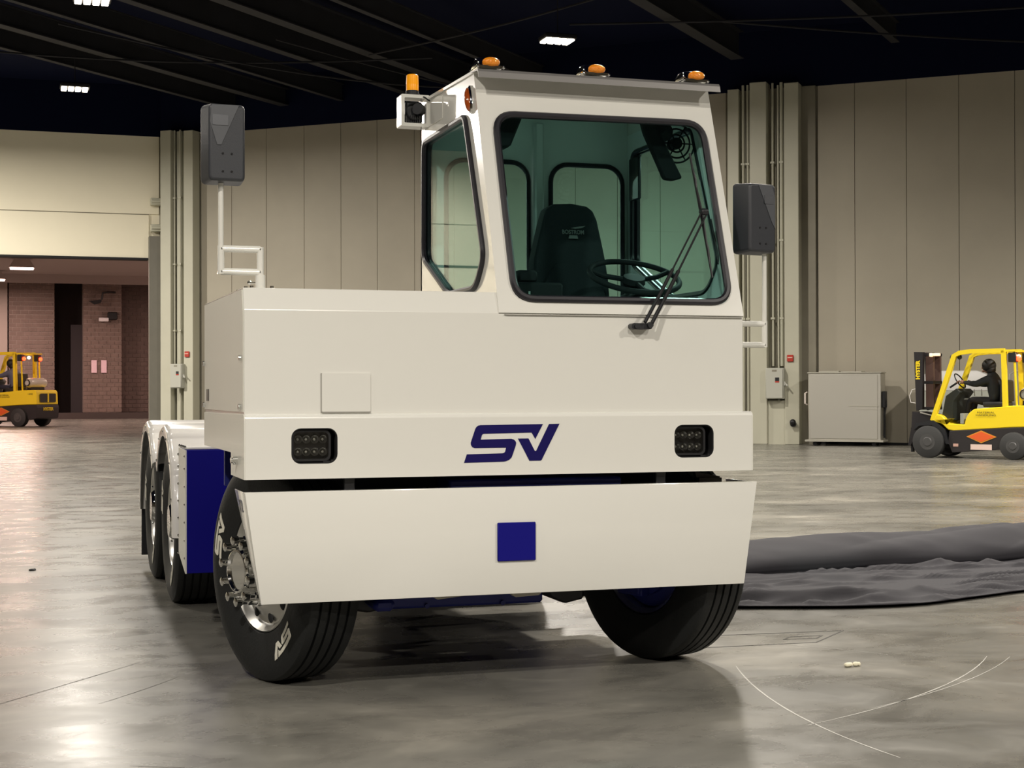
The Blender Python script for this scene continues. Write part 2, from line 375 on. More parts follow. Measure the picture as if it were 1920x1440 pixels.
alarm(1.30,.45,2.50,'small red alarm pull station above the left electrical box')
alarm(20.9,.03,1.70,'small red and white sign half hidden on the panel beside the steel cabinet')
b=B(); b.cyl((0,0,0),(0,.12,0),.07,12); b.sphere((0,.12,.05),.08,10); hk=b.link('cable_socket',DKMET); hk.matrix_basis=axes(wpt(19.55,.46,.52),-u,nn); tag(hk,'small dark plug socket low on the right hand pillar','socket')

# --- left wall with the big door opening (parallel to the truck front)
b=B(); b.box((-26,41.3,5.45),(2.95,41.6,6.77)); b.box((-26,41.3,6.8),(3.25,41.6,9.17)); b.box((2.9,41.35,5.45),(3.3,41.6,9.17)); wl=struct(b.link('wall_left',CREAM,smooth=False))
B().box((-26,41.33,6.77),(2.95,41.5,6.8)).link('seam',POSTD,wl,smooth=False)
b=B(); b.box((-26,41.3,0),(-9,41.6,5.45)); b.link('wall_section',CREAM,wl,smooth=False)
B().box((-26,41.25,5.40),(2.93,41.7,5.46)).link('door_track',DARK,wl,smooth=False)
struct(B().box((-26,41.25,9.17),(3.3,41.6,10.8)).link('wall_left_upper',CEILM,smooth=False))
d1=struct(B().box((2.93,40.95,0),(3.33,41.25,6.1),.01).link('door_1',mat('door_leaf_paint',(.17,.16,.13),.5,var=.05),smooth=False))
for z in (6.25,7.05):
    b=B(); b.box((2.98,41.0,z),(3.3,41.28,z+.22),.02); b.cyl((3.02,40.98,z+.11),(3.26,40.98,z+.11),.05,8); b.link('roller_hinge',POSTM,d1)
# other walls of the hall, out of frame
OUTW=mat('hall_wall_paint',(.30,.27,.22),.7)
struct(B().box((-26,-26.3,0),(60,-26,10.8)).link('wall_front',OUTW,smooth=False))
struct(B().box((-26.3,-26,0),(-26,41.6,10.8)).link('wall_side',OUTW,smooth=False))
struct(B().box((42,-26,0),(42.3,20,10.8)).link('wall_right',OUTW,smooth=False))
# --- passage beyond the opening
PINK=mat('passage_ceiling_paint',(.36,.30,.28),.7); BRK=mat('brown_block',(.19,.135,.115),.8,var=.15,vscale=3); MORT=mat('block_mortar',(.36,.29,.26),.85)
BRKD=mat('dark_block',(.030,.021,.020),.85)
struct(B().box((-9,41.6,7.32),(12,90,7.5)).link('ceiling_passage',PINK,smooth=False))
struct(B().box((-9,74,6.9),(12,74.3,7.32)).link('beam_passage',PINK,smooth=False))
struct(B().box((-9.3,41.6,0),(-9,90,7.5)).link('wall_passage_left',PINK,smooth=False))
struct(B().box((12,41.6,0),(12.3,90,7.5)).link('wall_passage_right',PINK,smooth=False))
wp=struct(B().box((-9,79.6,0),(12,79.9,7.4)).link('wall_passage_end',BRKD,smooth=False))
struct(B().box((-9,76.6,0),(12,76.95,.33)).link('trim_3',mat('curb_paint',(.055,.04,.036),.8),smooth=False))
def blockwall(name,x0,x1,y,mt,mo):
    w_=struct(B().box((x0+.03,y+.03,.33),(x1-.03,y+2.2,7.32)).link(name,mo,smooth=False))
    b=B(); k=0; z=.34
    while z<7.25:
        x=x0-(.2 if k%2 else 0)
        while x<x1:
            a,c=max(x,x0),min(x+.4,x1)
            if c-a>.06:
                dy=random.uniform(-.006,.006); b.box((a+.012,y+dy,z+.016),(c-.012,y+.05,z+.205))
            x+=.4
        z+=.222; k+=1
    o=b.link('block_courses',mt,w_,smooth=False); o['kind']='stuff'; return w_
blockwall('wall_block_left',-1.25,1.05,77.2,BRK,MORT)
blockwall('wall_block_middle',2.47,4.44,76.9,BRK,MORT)
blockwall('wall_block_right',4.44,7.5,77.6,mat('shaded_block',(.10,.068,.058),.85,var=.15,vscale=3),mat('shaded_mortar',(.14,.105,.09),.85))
struct(B().box((-6,77.0,0),(-1.3,77.6,7.3),.0).link('wall_passage_panel',mat('passage_panel',(.33,.27,.24),.7),smooth=False))
struct(B().box((1.9,78.6,0),(2.5,78.8,5.0)).link('door_2',mat('dark_door',(.04,.032,.036),.7),smooth=False))
for x,z,n_ in ((3.02,2.75,'left'),(3.52,2.75,'right')):
    o=B().box((x-.14,76.84,z-.33),(x+.14,76.86,z+.33)).link('paper_notice',mat('pinkish_paper','e8c8d2',.7)); tag(o,'pale paper notice on the brown block pier, %s of the pair'%n_,'sign')
r=empty('wall_floodlight',(3.6,76.9,6.6),0,'dark curved arm floodlight high on the brown block pier','light')
b=B(); b.tube([(.5,0,.05),(.1,-.3,.05),(-.15,-.4,.0),(-.2,-.4,-.35)],.05,8); b.link('arm',DKMET,r)
b=B(); b.prism([(-.85,-.45),(-.2,-.35),(-.25,-.52),(-.55,-.62)],-.5,-.25,'Y'); b.link('head',DKMET,r)
r=empty('wall_pack_light',(3.7,76.9,5.3),0,'white wall lamp with dark housing below the floodlight','light')
B().box((0,-.35,-.1),(.5,0,.3),.04).link('housing',DKMET,r); B().box((-.45,-.4,-.2),(.05,-.1,.0),.03).link('lamp_head',mat('lamp_head_white','e6e2e4',.4),r)
for i,(x,y,z,p) in enumerate(PASSLIGHTS):
    r=empty('passage_light',(x,y,z),0,['wide ceiling lamp over the passage behind the left forklift','second ceiling lamp deeper in the passage at picture edge','extra lamp of the passage, added out of sight behind the wall','extra rear lamp of the passage, added out of sight behind the wall','added lamp hidden above the opening to brighten the left forklift'][i],'ceiling light',)
    B().prism([(-.55,0),(-.3,.395),(.3,.395),(.55,0)],-.4,.4,'Y').link('housing',PINK,r); B().box((-.5,-.35,-.06),(.5,.35,.0),.02).link('diffuser',PLAMP,r)
# --- high bay fixtures
FL=['bright hall lamp hanging above and behind the cab roof, four lamp rows','hall lamp hanging at the left above the cream wall','bright hall lamp cut by the top edge of the picture at left']
order={2:0,0:1,1:2}
for i,(x,y,z,p) in enumerate(HIGHBAYS):
    lab=FL[order[i]] if i in order else 'hanging hall lamp outside the picture'
    r=empty('high_bay_light',(x,y,z),0,lab,'ceiling light','high bay lamps of the hall')
    B().box((-.36,-.26,.0),(.36,.26,.10),.02).link('housing',DKMET,r)
    B().tube([(0,0,.1),(0,0,1.7)],.012,6).link('hanger',BEAMM,r)
    for k in range(4):
        B().box((-.33+k*.17,-.23,-.04),(-.20+k*.17,.23,.0),.01).link('lamp_row',LAMPM,r)

# ================================================================== TRUCK
T=empty('terminal_tractor',(0,0,0),0,'white terminal tractor truck with offset cab, blue chassis and dark blue SV logo','truck')
W=2.44; XC=1.165; XR=2.397
def cy(z): return .020+.34*(z-1.709)
tl=V((0,.34,1)).normalized(); nl=V((0,-1,.34)).normalized()
def cabp(x,z,off=0): return V((x,cy(z),z))+nl*off
# hood body
hp=[(.02,1.245),(.02,1.709),(.058,1.806),(1.455,1.812),(1.455,1.245)]
hood=B().prism(hp,.004,XC,'X',bev=.002).link('hood',PAINT,T,ang=8)
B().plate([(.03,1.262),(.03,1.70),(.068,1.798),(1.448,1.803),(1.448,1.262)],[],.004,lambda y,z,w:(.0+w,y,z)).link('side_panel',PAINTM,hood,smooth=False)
b=B()
for y in (.15,.4,.65,.9,1.15,1.4): b.cyl((.03,y,1.808),(.03,y,1.818),.008,8)
for y,z in ((.08,1.5),(.10,1.285),(1.43,1.5),(1.43,1.285)): b.cyl((-.012,y,z),(.0,y,z),.012,10)
b.link('bolt',CHROME,hood)['kind']='stuff'
B().box((-.004,1.26,1.305),(0,1.34,1.365)).link('vent_badge',mat('brown_badge',(.09,.075,.07),.5),hood,smooth=False)
b=B(); b.plate(rrect(.344,1.262,.563,1.432,.004,2),[],.005,lambda x,z,w:(x,.0145+w-.0,z)); b.link('access_panel',PAINT,T)
b=B(); b.box((.340,.016,1.258),(.346,.0195,1.432)); b.box((.344,.013,1.257),(.563,.0195,1.262)); b.link('panel_edge_strip',mat('seam_grey',(.30,.29,.26),.6),T,smooth=False)  # grey strips along the left and bottom edges of the access panel
# cab lower front
cabl=B().prism([(.02,1.245),(.02,1.706),(.12,1.706),(.12,1.245)],XC-.004,XR,'X',bev=.002).link('cab_front_lower',PAINT,T)
# cab front leaning plate with windshield opening
cw=[(1.262,2.665),(2.305,2.672),(2.335,1.775),(1.262,1.775)]
wsh=rpoly([(1.232,2.690),(2.350,2.700),(2.350,1.760),(1.232,1.760)],.105,7)
cabf=B().plate([(XC-.002,1.709),(XR+.002,1.709),(XR+.002,2.885),(XC-.002,2.885)],[wsh],.03,lambda x,z,w:cabp(x,z,.006-w)).link('cab_front_panel',PAINT,T,smooth=False)
B().tube([cabp(x,z,.010) for x,z in rpoly([(1.246,2.678),(2.336,2.688),(2.336,1.774),(1.246,1.774)],.10,7)],.0175,8,closed=True).link('windshield_seal',SEALM,cabf)
B().plate(rpoly([(1.24,2.684),(2.342,2.694),(2.342,1.766),(1.24,1.766)],.10,7),[],.005,lambda x,z,w:cabp(x,z,.0-w)).link('windshield',GLASS,cabf,smooth=False)
b=B(); b.box((1.19,.012,1.7),(2.39,.0195,1.7035)); b.link('seam',mat('seam_grey',(.3,.29,.26),.6),cabf,smooth=False)
# cab sides
so=[(cy(1.709)+.03,1.10),(cy(1.709)+.03,1.709),(cy(2.89)+.012,2.89),(1.44,2.925),(1.44,1.10)]
sh=rpoly([(.545,2.708),(1.355,2.702),(1.362,2.06),(.86,1.838),(.36,1.838),(.222,1.985)],[.05,.06,.06,.07,.08,.06],5)
shs=rpoly([(.549,2.700),(1.347,2.694),(1.354,2.066),(.856,1.846),(.365,1.846),(.232,1.985)],[.05,.06,.06,.07,.08,.06],5)
for xa,sg,nm in ((XC,1,'left'),(XR,-1,'right')):
    cs=B().plate(so,[sh],.022,lambda y,z,w:(xa+sg*w,y,z)).link('cab_side',PAINT,T,smooth=False)
    B().tube([(xa-sg*.006,y,z) for y,z in shs],.016,8,closed=True).link('window_seal',SEALM,cs)
    B().tube([(xa+sg*.024,y,z) for y,z in shs],.014,8,closed=True).link('window_seal',SEALM,cs)
    B().plate(sh,[],.005,lambda y,z,w:(xa+sg*(.006+w),y,z)).link('side_window',GLASS,cs,smooth=False)
    B().plate([(y,z) for y,z in [(.16,1.12),(.16,1.75),(.52,2.80),(1.42,2.80),(1.42,1.12)]],[sh],.006,lambda y,z,w:(xa+sg*(.023+w),y,z)).link('lining',INNER,cs,smooth=False)
# cab rear
ro_=[(XC,1.10),(XR,1.10),(XR,2.925),(XC,2.925)]
h1=rrect(1.30,1.55,1.775,2.62,.10); h2=rrect(1.905,1.80,2.335,2.62,.10)
cr=B().plate(ro_,[h1,h2],.022,lambda x,z,w:(x,1.44-w,z)).link('cab_rear',PAINT,T,smooth=False)
B().plate([(XC+.03,1.12),(XR-.03,1.12),(XR-.03,2.88),(XC+.03,2.88)],[h1,h2],.006,lambda x,z,w:(x,1.417-w,z)).link('lining',INNER,cr,smooth=False)
for h in (h1,h2):
    B().tube([(x,1.408,z) for x,z in h],.014,8,closed=True).link('window_seal',SEALM,cr)
    B().plate(h,[],.005,lambda x,z,w:(x,1.43-w,z)).link('rear_window',GLASS,cr,smooth=False)
b=B(); b.box((1.80,1.36,1.12),(1.85,1.41,2.84),.008); b.link('door_post',INNER,cr)
B().box((XC+.02,.14,1.10),(XR-.02,1.42,1.14)).link('cab_floor',BLK,T,smooth=False)
# roof
rf=B().prism([(cy(2.89)-.02,2.885),(cy(2.89)-.005,2.90),(1.45,2.935),(1.45,2.915),(.45,2.882)],XC-.008,XR+.008,'X',bev=.003).link('roof',PAINT,T)
B().plate([(XC+.03,.46),(XR-.03,.46),(XR-.03,1.41),(XC+.03,1.41)],[],.008,lambda x,y,w:(x,y,2.86+(y-.46)*.03-w)).link('headliner',mat('headliner',(.45,.49,.48),.7,bump=.6,bscale=30),rf,smooth=False)
# visor lip
VIS=mat('visor_metal',(.30,.29,.28),.35,.5)
b=B(); b.prism([(.415,2.893),(.305,2.885),(.296,2.872),(.288,2.843),(.291,2.842),(.301,2.868),(.312,2.877),(.415,2.888)],1.150,2.412,'X'); b.link('roof_visor',VIS,rf,smooth=False)
# roof marker lamps
def marker(x):
    m_=B(); m_.prism(rrect(-.062,-.0,.062,.014,.006,2),-.07,.14,'Y'); 
    m_.prism([(-.065,.012),(-.03,.060),(.03,.060),(.13,.016),(.13,.010)],-.056,.056,'X',bev=.012,seg=2)
    o=m_.link('marker_lamp',CHROME,rf,loc=(x,.43,2.903))
    l=B(); l.sphere((0,-.056,.030),.046,16,(.98,.5,.52)); l.link('lens',AMBER,rf,loc=(x+.006,.425,2.905)); 
    # keep lens beside its lamp
    return o
for x in (1.232,1.776,2.312):
    o=marker(x)
    for dx in (-.062,.066): B().sphere((dx,-.06,.008),.009,8).link('marker_screw',CHROME,rf,loc=(x,.425,2.903))
# side marker lamp (oval, chrome bezel)
b=B(); b.sphere((0,0,0),.075,20,(.30,.36,1)); sm=b.link('side_marker',CHROME,T,loc=(XC-.004,.455,2.765)); sm.rotation_euler=(R(-14),0,0)
b=B(); b.sphere((0,0,0),.062,20,(.34,.36,1)); b.link('lens',mat('dark_amber_lens','a34a1c',.1,0,1),sm,loc=(-.012,.0,0))
# beacon bracket
bk=empty('beacon_bracket',(0,0,0)); bk.parent=T
bo=rrect(1.012,2.765,1.166,2.935,.006,2); bi=rrect(1.030,2.783,1.150,2.917,.004,2)
B().plate(bo,[bi],.10,lambda x,z,w:(x,1.26+w,z)).link('bracket_frame',PAINT,bk,smooth=False)
B().box((XC-.004,.98,2.765),(XC-.0005,1.26,2.885),.001).link('mount_plate',PAINT,bk)
b=B(); b.cyl((1.086,1.31,2.936),(1.086,1.31,2.945),.040,24); b.cyl((1.086,1.31,2.945),(1.086,1.31,2.962),.036,24); b.link('beacon_base',DKMET,bk)
b=B(); b.lathe([(0,0),(.033,0),(.0335,.03),(.033,.034),(.0335,.038),(.032,.082),(.026,.088),(0,.089)],28,'Z',c=(1.086,1.31,2.962)); b.link('beacon_lens',AMBERS,bk)
b=B()
for k in range(6): b.lathe([(.044-.002*k,0),(.048-.002*k,.006),(.044-.002*k,.012)],20,'Y',c=(1.09,1.27+.013*k,2.85),close=True)
b.box((1.045,1.30,2.79),(1.14,1.35,2.905),.01); b.cyl((1.10,1.262,2.86),(1.13,1.30,2.86),.03,16)
for k in range(9): b.box((1.036+k*.0115,1.29,2.786),(1.041+k*.0115,1.30,2.83))
b.link('alarm_horn',BLK,bk)
B().tube([(1.115,1.30,2.94),(1.14,1.25,2.92),(1.155,1.24,2.905),(1.166,1.24,2.90)],.004,6).link('wire',DKMET,bk)

# bumper fascia (upper)
def cutbox(x0,x1): return rrect(x0,1.034,x1,1.190,.042,6)
fz=[(.006,.974),(W-.006,.974),(W-.006,1.232),(.006,1.232)]
hl=[(.206,.411),(2.028,2.232)]
fa=B(); fa.plate(fz,[cutbox(*h) for h in hl],.006,lambda x,z,w:(x,w,z))
# rolled top edge
pr=[(0,1.232)]+[(.02-.02*math.cos(R(a)),1.232+.02*math.sin(R(a))) for a in range(15,91,15)]+[(.05,1.252),(.05,1.246),(.02,1.246),(.006,1.232)]
fa.prism(pr,.006,W-.006,'X'); fa.box((.006,0,.968),(W-.006,.06,.974))
sp=[(0,.968),(.425,.970),(.425,1.073),(1.465,1.073),(1.465,1.245),(.05,1.2525),(.02,1.252),(.006,1.246),(0,1.23)]
fascia=fa.link('bumper_fascia',PAINT,T,ang=50)
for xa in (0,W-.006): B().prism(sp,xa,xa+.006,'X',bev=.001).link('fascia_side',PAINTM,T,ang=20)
b=B(); b.cyl((-.02,.215,1.045),(0,.215,1.045),.020,16); b.cyl((-.03,.215,1.045),(-.02,.215,1.045),.013,12); b.link('side_lock',CHROME,fascia)
LED=mat('led_chip',(.20,.20,.195),.3,1)
for (x0,x1),dx in zip(hl,(-.012,-.022)):
    pk=B(); pk.box((x0-.01,.09,1.02),(x1+.01,.095,1.2)); pk.plate(cutbox(x0,x1),[rrect(x0+.004,1.038,x1-.004,1.186,.038,6)],.09,lambda x,z,w:(x,.001+w,z))
    p_=pk.link('headlight',DARK,T)
    cx=(x0+x1)/2+dx; 
    b=B(); b.plate(rrect(cx-.088,1.044,cx+.088,1.182,.03,6),[rrect(cx-.078,1.054,cx+.078,1.172,.022,6)],.05,lambda x,z,w:(x,.018+w,z)); b.box((cx-.08,.066,1.05),(cx+.08,.07,1.178)); b.link('bezel',DKMET,p_)
    b=B()
    for i in range(4):
        for j in range(2):
            b.lathe([(.006,.055),(.017,.036),(.0185,.034)],16,'Y',c=(cx-.055+i*.037,0,1.085+j*.055))
    b.link('reflector',LED,p_)
    b=B()
    for i in range(4):
        for j in range(2): b.sphere((cx-.055+i*.037,.05,1.085+j*.055),.007,8)
    b.link('led',mat('led_lens',(.25,.25,.22),.2,0,1),p_)
    B().plate(rrect(cx-.084,1.048,cx+.084,1.178,.026,6),[],.004,lambda x,z,w:(x,.020+w,z)).link('lens',LENS,p_,smooth=False)
    b=B(); b.cyl((x1-.022,.01,1.045),(x1-.022,.06,1.045),.006,8); b.box((x1-.06,.02,1.037),(x1-.02,.06,1.045)); b.link('adjuster',DKMET,p_)
# SV emblem: outline from its own 2D drawing, sx*sz units -> metres
S_=[(90,845),(140,690),(780,680),(812,672),(830,650),(848,578),(280,578),(240,562),(215,525),(210,480),(290,235),(310,195),(345,168),(385,160),(1522,150),(1380,425),(1312,305),(450,318),(425,325),(410,345),(388,425),(940,415),(985,430),(1018,460),(1030,495),(1022,540),(965,710),(945,760),(905,800),(850,825),(800,833)]
V_=[(1062,413),(1255,413),(1368,640),(1385,650),(1398,640),(1635,150),(1828,147),(1495,815),(1478,826),(1272,826)]
def lg(p,x0,z0,s): return (x0+(p[0]-960)*s,z0-(p[1]-498)*s)
sx_=.459/1738; SZ=.174/700
b=B()
for poly in (S_,V_): b.plate([(1.2205+(p[0]-959)*sx_,1.113-(p[1]-498)*SZ) for p in poly],[],.002,lambda x,z,w:(x,-.002+w,z))
b.link('sv_emblem',DECAL,T,smooth=False,label='dark blue SV emblem')
# lower bumper with side wings
Y3=-.038
lb=B()
w3,w4=1.2215,1.152; zt,zb=.914,.430; cxm=W/2
fr_=[(cxm-w4,zb),(cxm+w4,zb),(cxm+w3,zt),(cxm-w3,zt)]
t=bmesh.new()
def hexa(b_,pts8):
    t=bmesh.new(); v=[t.verts.new(p) for p in pts8]
    for q in ((0,1,2,3),(4,5,6,7),(0,1,5,4),(1,2,6,5),(2,3,7,6),(3,0,4,7)): t.faces.new([v[i] for i in q])
    bmesh.ops.recalc_face_normals(t,faces=t.faces); bmesh.ops.bevel(t,geom=t.edges[:],offset=.003,segments=2,profile=.5,affect='EDGES'); b_.add(t)
hexa(lb,[(fr_[0][0],Y3,zb),(fr_[1][0],Y3,zb),(fr_[2][0],Y3,zt),(fr_[3][0],Y3,zt),(fr_[0][0],Y3+.012,zb),(fr_[1][0],Y3+.012,zb),(fr_[2][0],Y3+.012,zt),(fr_[3][0],Y3+.012,zt)])
for sg in (-1,1):
    xa,xb=cxm+sg*w3,cxm+sg*w4; i=-sg*.008
    hexa(lb,[(xb,Y3+.002,zb),(xb,Y3+.07,zb+.02),(xa,Y3+.33,zt),(xa,Y3+.002,zt),(xb+i,Y3+.002,zb),(xb+i,Y3+.07,zb+.02),(xa+i,Y3+.33,zt),(xa+i,Y3+.002,zt)])
hexa(lb,[(cxm-w3,Y3,zt-.006),(cxm+w3,Y3,zt-.006),(cxm+w3,Y3+.05,zt-.006),(cxm-w3,Y3+.05,zt-.006),(cxm-w3,Y3,zt+.002),(cxm+w3,Y3,zt+.002),(cxm+w3,Y3+.05,zt+.002),(cxm-w3,Y3+.05,zt+.002)])
lbo=lb.link('lower_bumper',PAINT,T,ang=30)
b=B(); b.box((1.135,Y3-.012,.580),(1.317,Y3-.002,.755),.003); b.link('tow_cover_plate',BLUE,T)
text('T2',.075,mat('wing_lettering',(.12,.12,.14),.5),axes((.0085,Y3+.175,.845),(0,-1,0),(-.144,0,1)) @ Matrix.Translation((0,0,.0025)),lbo,sx=1.3)
# brackets between bumpers
for x in (1.955,.45): B().box((x,.05,.45),(x+.05,.09,.975),.004).link('bumper_bracket',BLK,T)
b=B(); b.prism([(2.235,.925),(2.36,.925),(2.36,.93),(2.225,.955)],.20,.23,'Y'); b.box((2.24,.18,.90),(2.36,.24,.925)); b.link('fender_stay',mat('primer_brown',(.09,.07,.06),.6),T)
# chassis
ch=B()
for x in (.80,1.56): ch.box((x,.12,.66),(x+.09,6.3,.90),.004)
for y in (.3,1.7,3.4,4.8,6.2): ch.box((.85,y,.70),(1.60,y+.08,.86),.004)
ch.box((.95,.10,.80),(1.80,.35,.945),.01); ch.box((.55,.36,.72),(.80,1.5,.90),.01); ch.box((1.65,.36,.72),(1.9,1.5,.90),.01)
ch.box((.10,.46,1.05),(.75,1.44,1.10),.004)
ch.link('chassis_frame',BLUED,T)
b=B(); b.box((.25,.30,.86),(.95,1.3,1.10),.02); b.box((.92,.62,.42),(1.62,1.4,1.10),.03); b.cyl((1.2,1.4,.6),(1.2,3.2,.6),.06,12); b.link('engine_block',DARK,T)  # the large box is widened to block lamp glare under the truck
ax=B(); ax.box((.72,.44,.315),(1.52,.56,.405),.012); ax.box((.50,.47,.36),(.74,.60,.46),.02); ax.box((1.50,.47,.36),(1.95,.60,.46),.02)
ax.box((.62,.20,.34),(.72,1.2,.40),.02)
for x in (.93,1.31): ax.cyl((x,.44,.325),(x,.425,.325),.012,8)
axo=ax.link('front_axle',BLUED,T)
for xa,xb_ in ((.40,.74),(1.50,1.72)): B().prism([(xa,.42),(xa+.05,.34),(xb_-.1,.31),(xb_,.33),(xb_,.45),(xa,.46)],.40,1.0,'Y',bev=.01).link('leaf_spring',DKMET,T)
B().prism([(.86,.43),(.92,.385),(1.08,.40),(1.28,.40),(1.30,.38),(1.42,.385),(1.46,.43)],.20,.26,'Y',bev=.004).link('skid_plate',mat('raw_cream',(.5,.47,.38),.5),T)
B().box((.10,1.42,.86),(2.34,1.452,1.25),.003).link('light_block_apron',BLUED,T)  # apron added to stop light leaking under the truck
for x in (.60,1.85): B().lathe([(0,1.46),(.12,1.46),(.18,1.52),(.18,2.0),(.12,2.04),(0,2.04)],24,'Y',c=(x,0,.60)).link('light_block_tank',BLUED,T)  # unseen tanks added to block the lamp glint on the floor
B().box((1.60,1.0,.40),(2.2,1.4,.80),.01).link('light_block_box',DKMET,T)  # unseen box added to keep light from under the cab
# wheels --------------------------------------------------------------
def wheel(loc,rz,side,kind,tireonly=False):
    """local -X is the outer face; side=1 keeps it, side=-1 turns the wheel round"""
    pf=[(.285,-.095),(.30,-.118),(.36,-.138),(.42,-.145),(.47,-.138),(.497,-.128),(.512,-.120),(.519,-.108)]
    tread=[]
    for gx in (-.078,-.030,.018,.066):
        tread+=[(.520,gx-.006),(.506,gx-.005),(.506,gx+.007),(.520,gx+.008)]
    pf+=tread+[(.519,.108),(.512,.120),(.497,.128),(.47,.138),(.42,.145),(.36,.138),(.30,.118),(.285,.095)]
    o=B().lathe(pf,64,'X').link('front_tyre' if kind=='steer' else 'rear_tyre',RUB,T,ang=30)
    o.location=loc; o.rotation_euler=(0,0,rz+(0 if side>0 else PI))
    if tireonly: 
        B().lathe([(.287,-.10),(.25,0),(.287,.10)],32,'X').link('rim',ALU,o); return o
    # embossed ring
    if kind=='steer':
        rim=B().lathe([(.292,-.112),(.286,-.118),(.278,-.108),(.268,-.088),(.255,-.078),(.238,-.080),(.205,-.098),(.185,-.116),(.165,-.125),(0,-.125)],64,'X')
        rim.lathe([(.292,.112),(.270,.09),(.262,-.04),(.255,-.045)],48,'X'); rim.link('rim',ALU,o)
        fz_=-.125; hub=[(.168,fz_),(.170,fz_-.012),(.165,fz_-.018),(.125,fz_-.018),(.118,fz_-.03),(.112,fz_-.095),(.10,fz_-.118),(.092,fz_-.12),(.085,fz_-.108),(0,fz_-.108)]
        ls,rn,ln=fz_-.018,.142,.115
        holes=(.224,-.090)
        ha=R(-38)
    else:
        rim=B().lathe([(.292,-.112),(.286,-.118),(.276,-.108),(.266,-.06),(.258,.0),(.245,.035),(.20,.045),(.17,.045),(0,.045)],64,'X'); rim.link('rim',ALU,o)
        fz_=.045; hub=[(.165,fz_),(.165,fz_-.015),(.13,fz_-.02),(.125,fz_-.10),(.12,fz_-.16),(.10,fz_-.185),(0,fz_-.19)]; ls,rn,ln=fz_-.01,.148,.05; holes=(.215,.038); ha=0
    B().lathe(hub,48,'X').link('hub_cap',CHROME,o)
    nut=None
    for k in range(10):
        a=2*PI*k/10+.2
        if nut is None:
            b=B(); b.lathe([(0,0),(.022,0),(.022,-.012),(.019,-.016),(.019,-ln*.45),(.014,-ln*.5),(.014,-ln+.035),(.021,-ln+.03),(.021,-ln+.004),(.014,-ln),(0,-ln)],12,'X'); nut=b.link('lug_nut',CHROME,o); q=nut
        else: q=nut.copy(); COL.objects.link(q)
        q.location=(ls,rn*math.cos(a),rn*math.sin(a))
    hole=None
    for k in range(10):
        a=2*PI*k/10+.1
        if hole is None:
            b=B(); b.sphere((0,0,0),.026,14,(.35,.85,1.1)); hole=b.link('hand_hole',DARK,o)
            q=hole
        else: q=hole.copy(); COL.objects.link(q)
        q.location=(holes[1],holes[0]*math.cos(a),holes[0]*math.sin(a)); q.rotation_euler=(a-PI/2,0,0) if False else (a,0,0)
        q.rotation_euler=(a+PI/2,0,0)
    # raised white SV lettering on the sidewall
    for a0 in (R(72),R(222)):
        b=B()
        for poly in (S_,V_):
            pts=[]
            n=len(poly)
            for i in range(n):
                p,q=poly[i],poly[(i+1)%n]
                for k_ in range(3): t_=k_/3; pts.append((p[0]+(q[0]-p[0])*t_,p[1]+(q[1]-p[1])*t_))
            def fn(x,z,w):
                # letters run clockwise seen from outside
                an=a0-(x-960)*.00031; r=.408-(z-498)*.000098
                xx=-.1462+ abs(r-.42)*.10
                return (xx-w,-r*math.sin(an)*-1*(1),r*math.cos(an)) if False else (xx-w,r*math.sin(an),r*math.cos(an))
            b.plate(pts,[],.0025,fn)
        b.link('tyre_lettering',mat('tyre_white',(.72,.70,.60),.6),o,smooth=False)
    return o
sr=R(18)
wl_=wheel((.262,.553,.52),sr,1,'steer'); wr_=wheel((2.178,.553,.52),sr,-1,'steer')
# brake and knuckle behind right wheel, blue
for x0,sg in ((2.178,1),(.262,-1)):
    b=B(); b.lathe([(.0,-.02),(.262,-.02),(.262,.0),(.20,.02),(.20,.05),(.14,.07),(.0,.07)],32,'X'); b.box((.06,-.03,-.19),(.12,.05,.10),.006); b.box((.06,-.13,-.18),(.10,-.07,.06),.006); b.box((.05,-.13,-.20),(.11,.06,-.15),.006)
    o=b.link('brake_assembly',BLUED,T); o.location=(x0-sg*.05,.553-sg*.016,.52); o.rotation_euler=(0,0,sr+(PI if sg>0 else 0))
    b=B(); b.sphere((.125,-.02,-.10),.014,8); b.sphere((.115,-.1,-.12),.014,8); b.sphere((.125,.03,-.15),.012,8); q=b.link('bolt',CHROME,o)
for y in (3.44,4.80):
    wheel((.140,y,.52),0,1,'drive'); wheel((.455,y,.52),0,1,'drive',True)
    wheel((2.30,y,.52),0,-1,'drive'); wheel((1.985,y,.52),0,-1,'drive',True)
    b=B(); b.cyl((.5,y,.52),(1.94,y,.52),.09,16); b.sphere((1.22,y,.52),.22,20); b.link('rear_axle',BLUED,T)
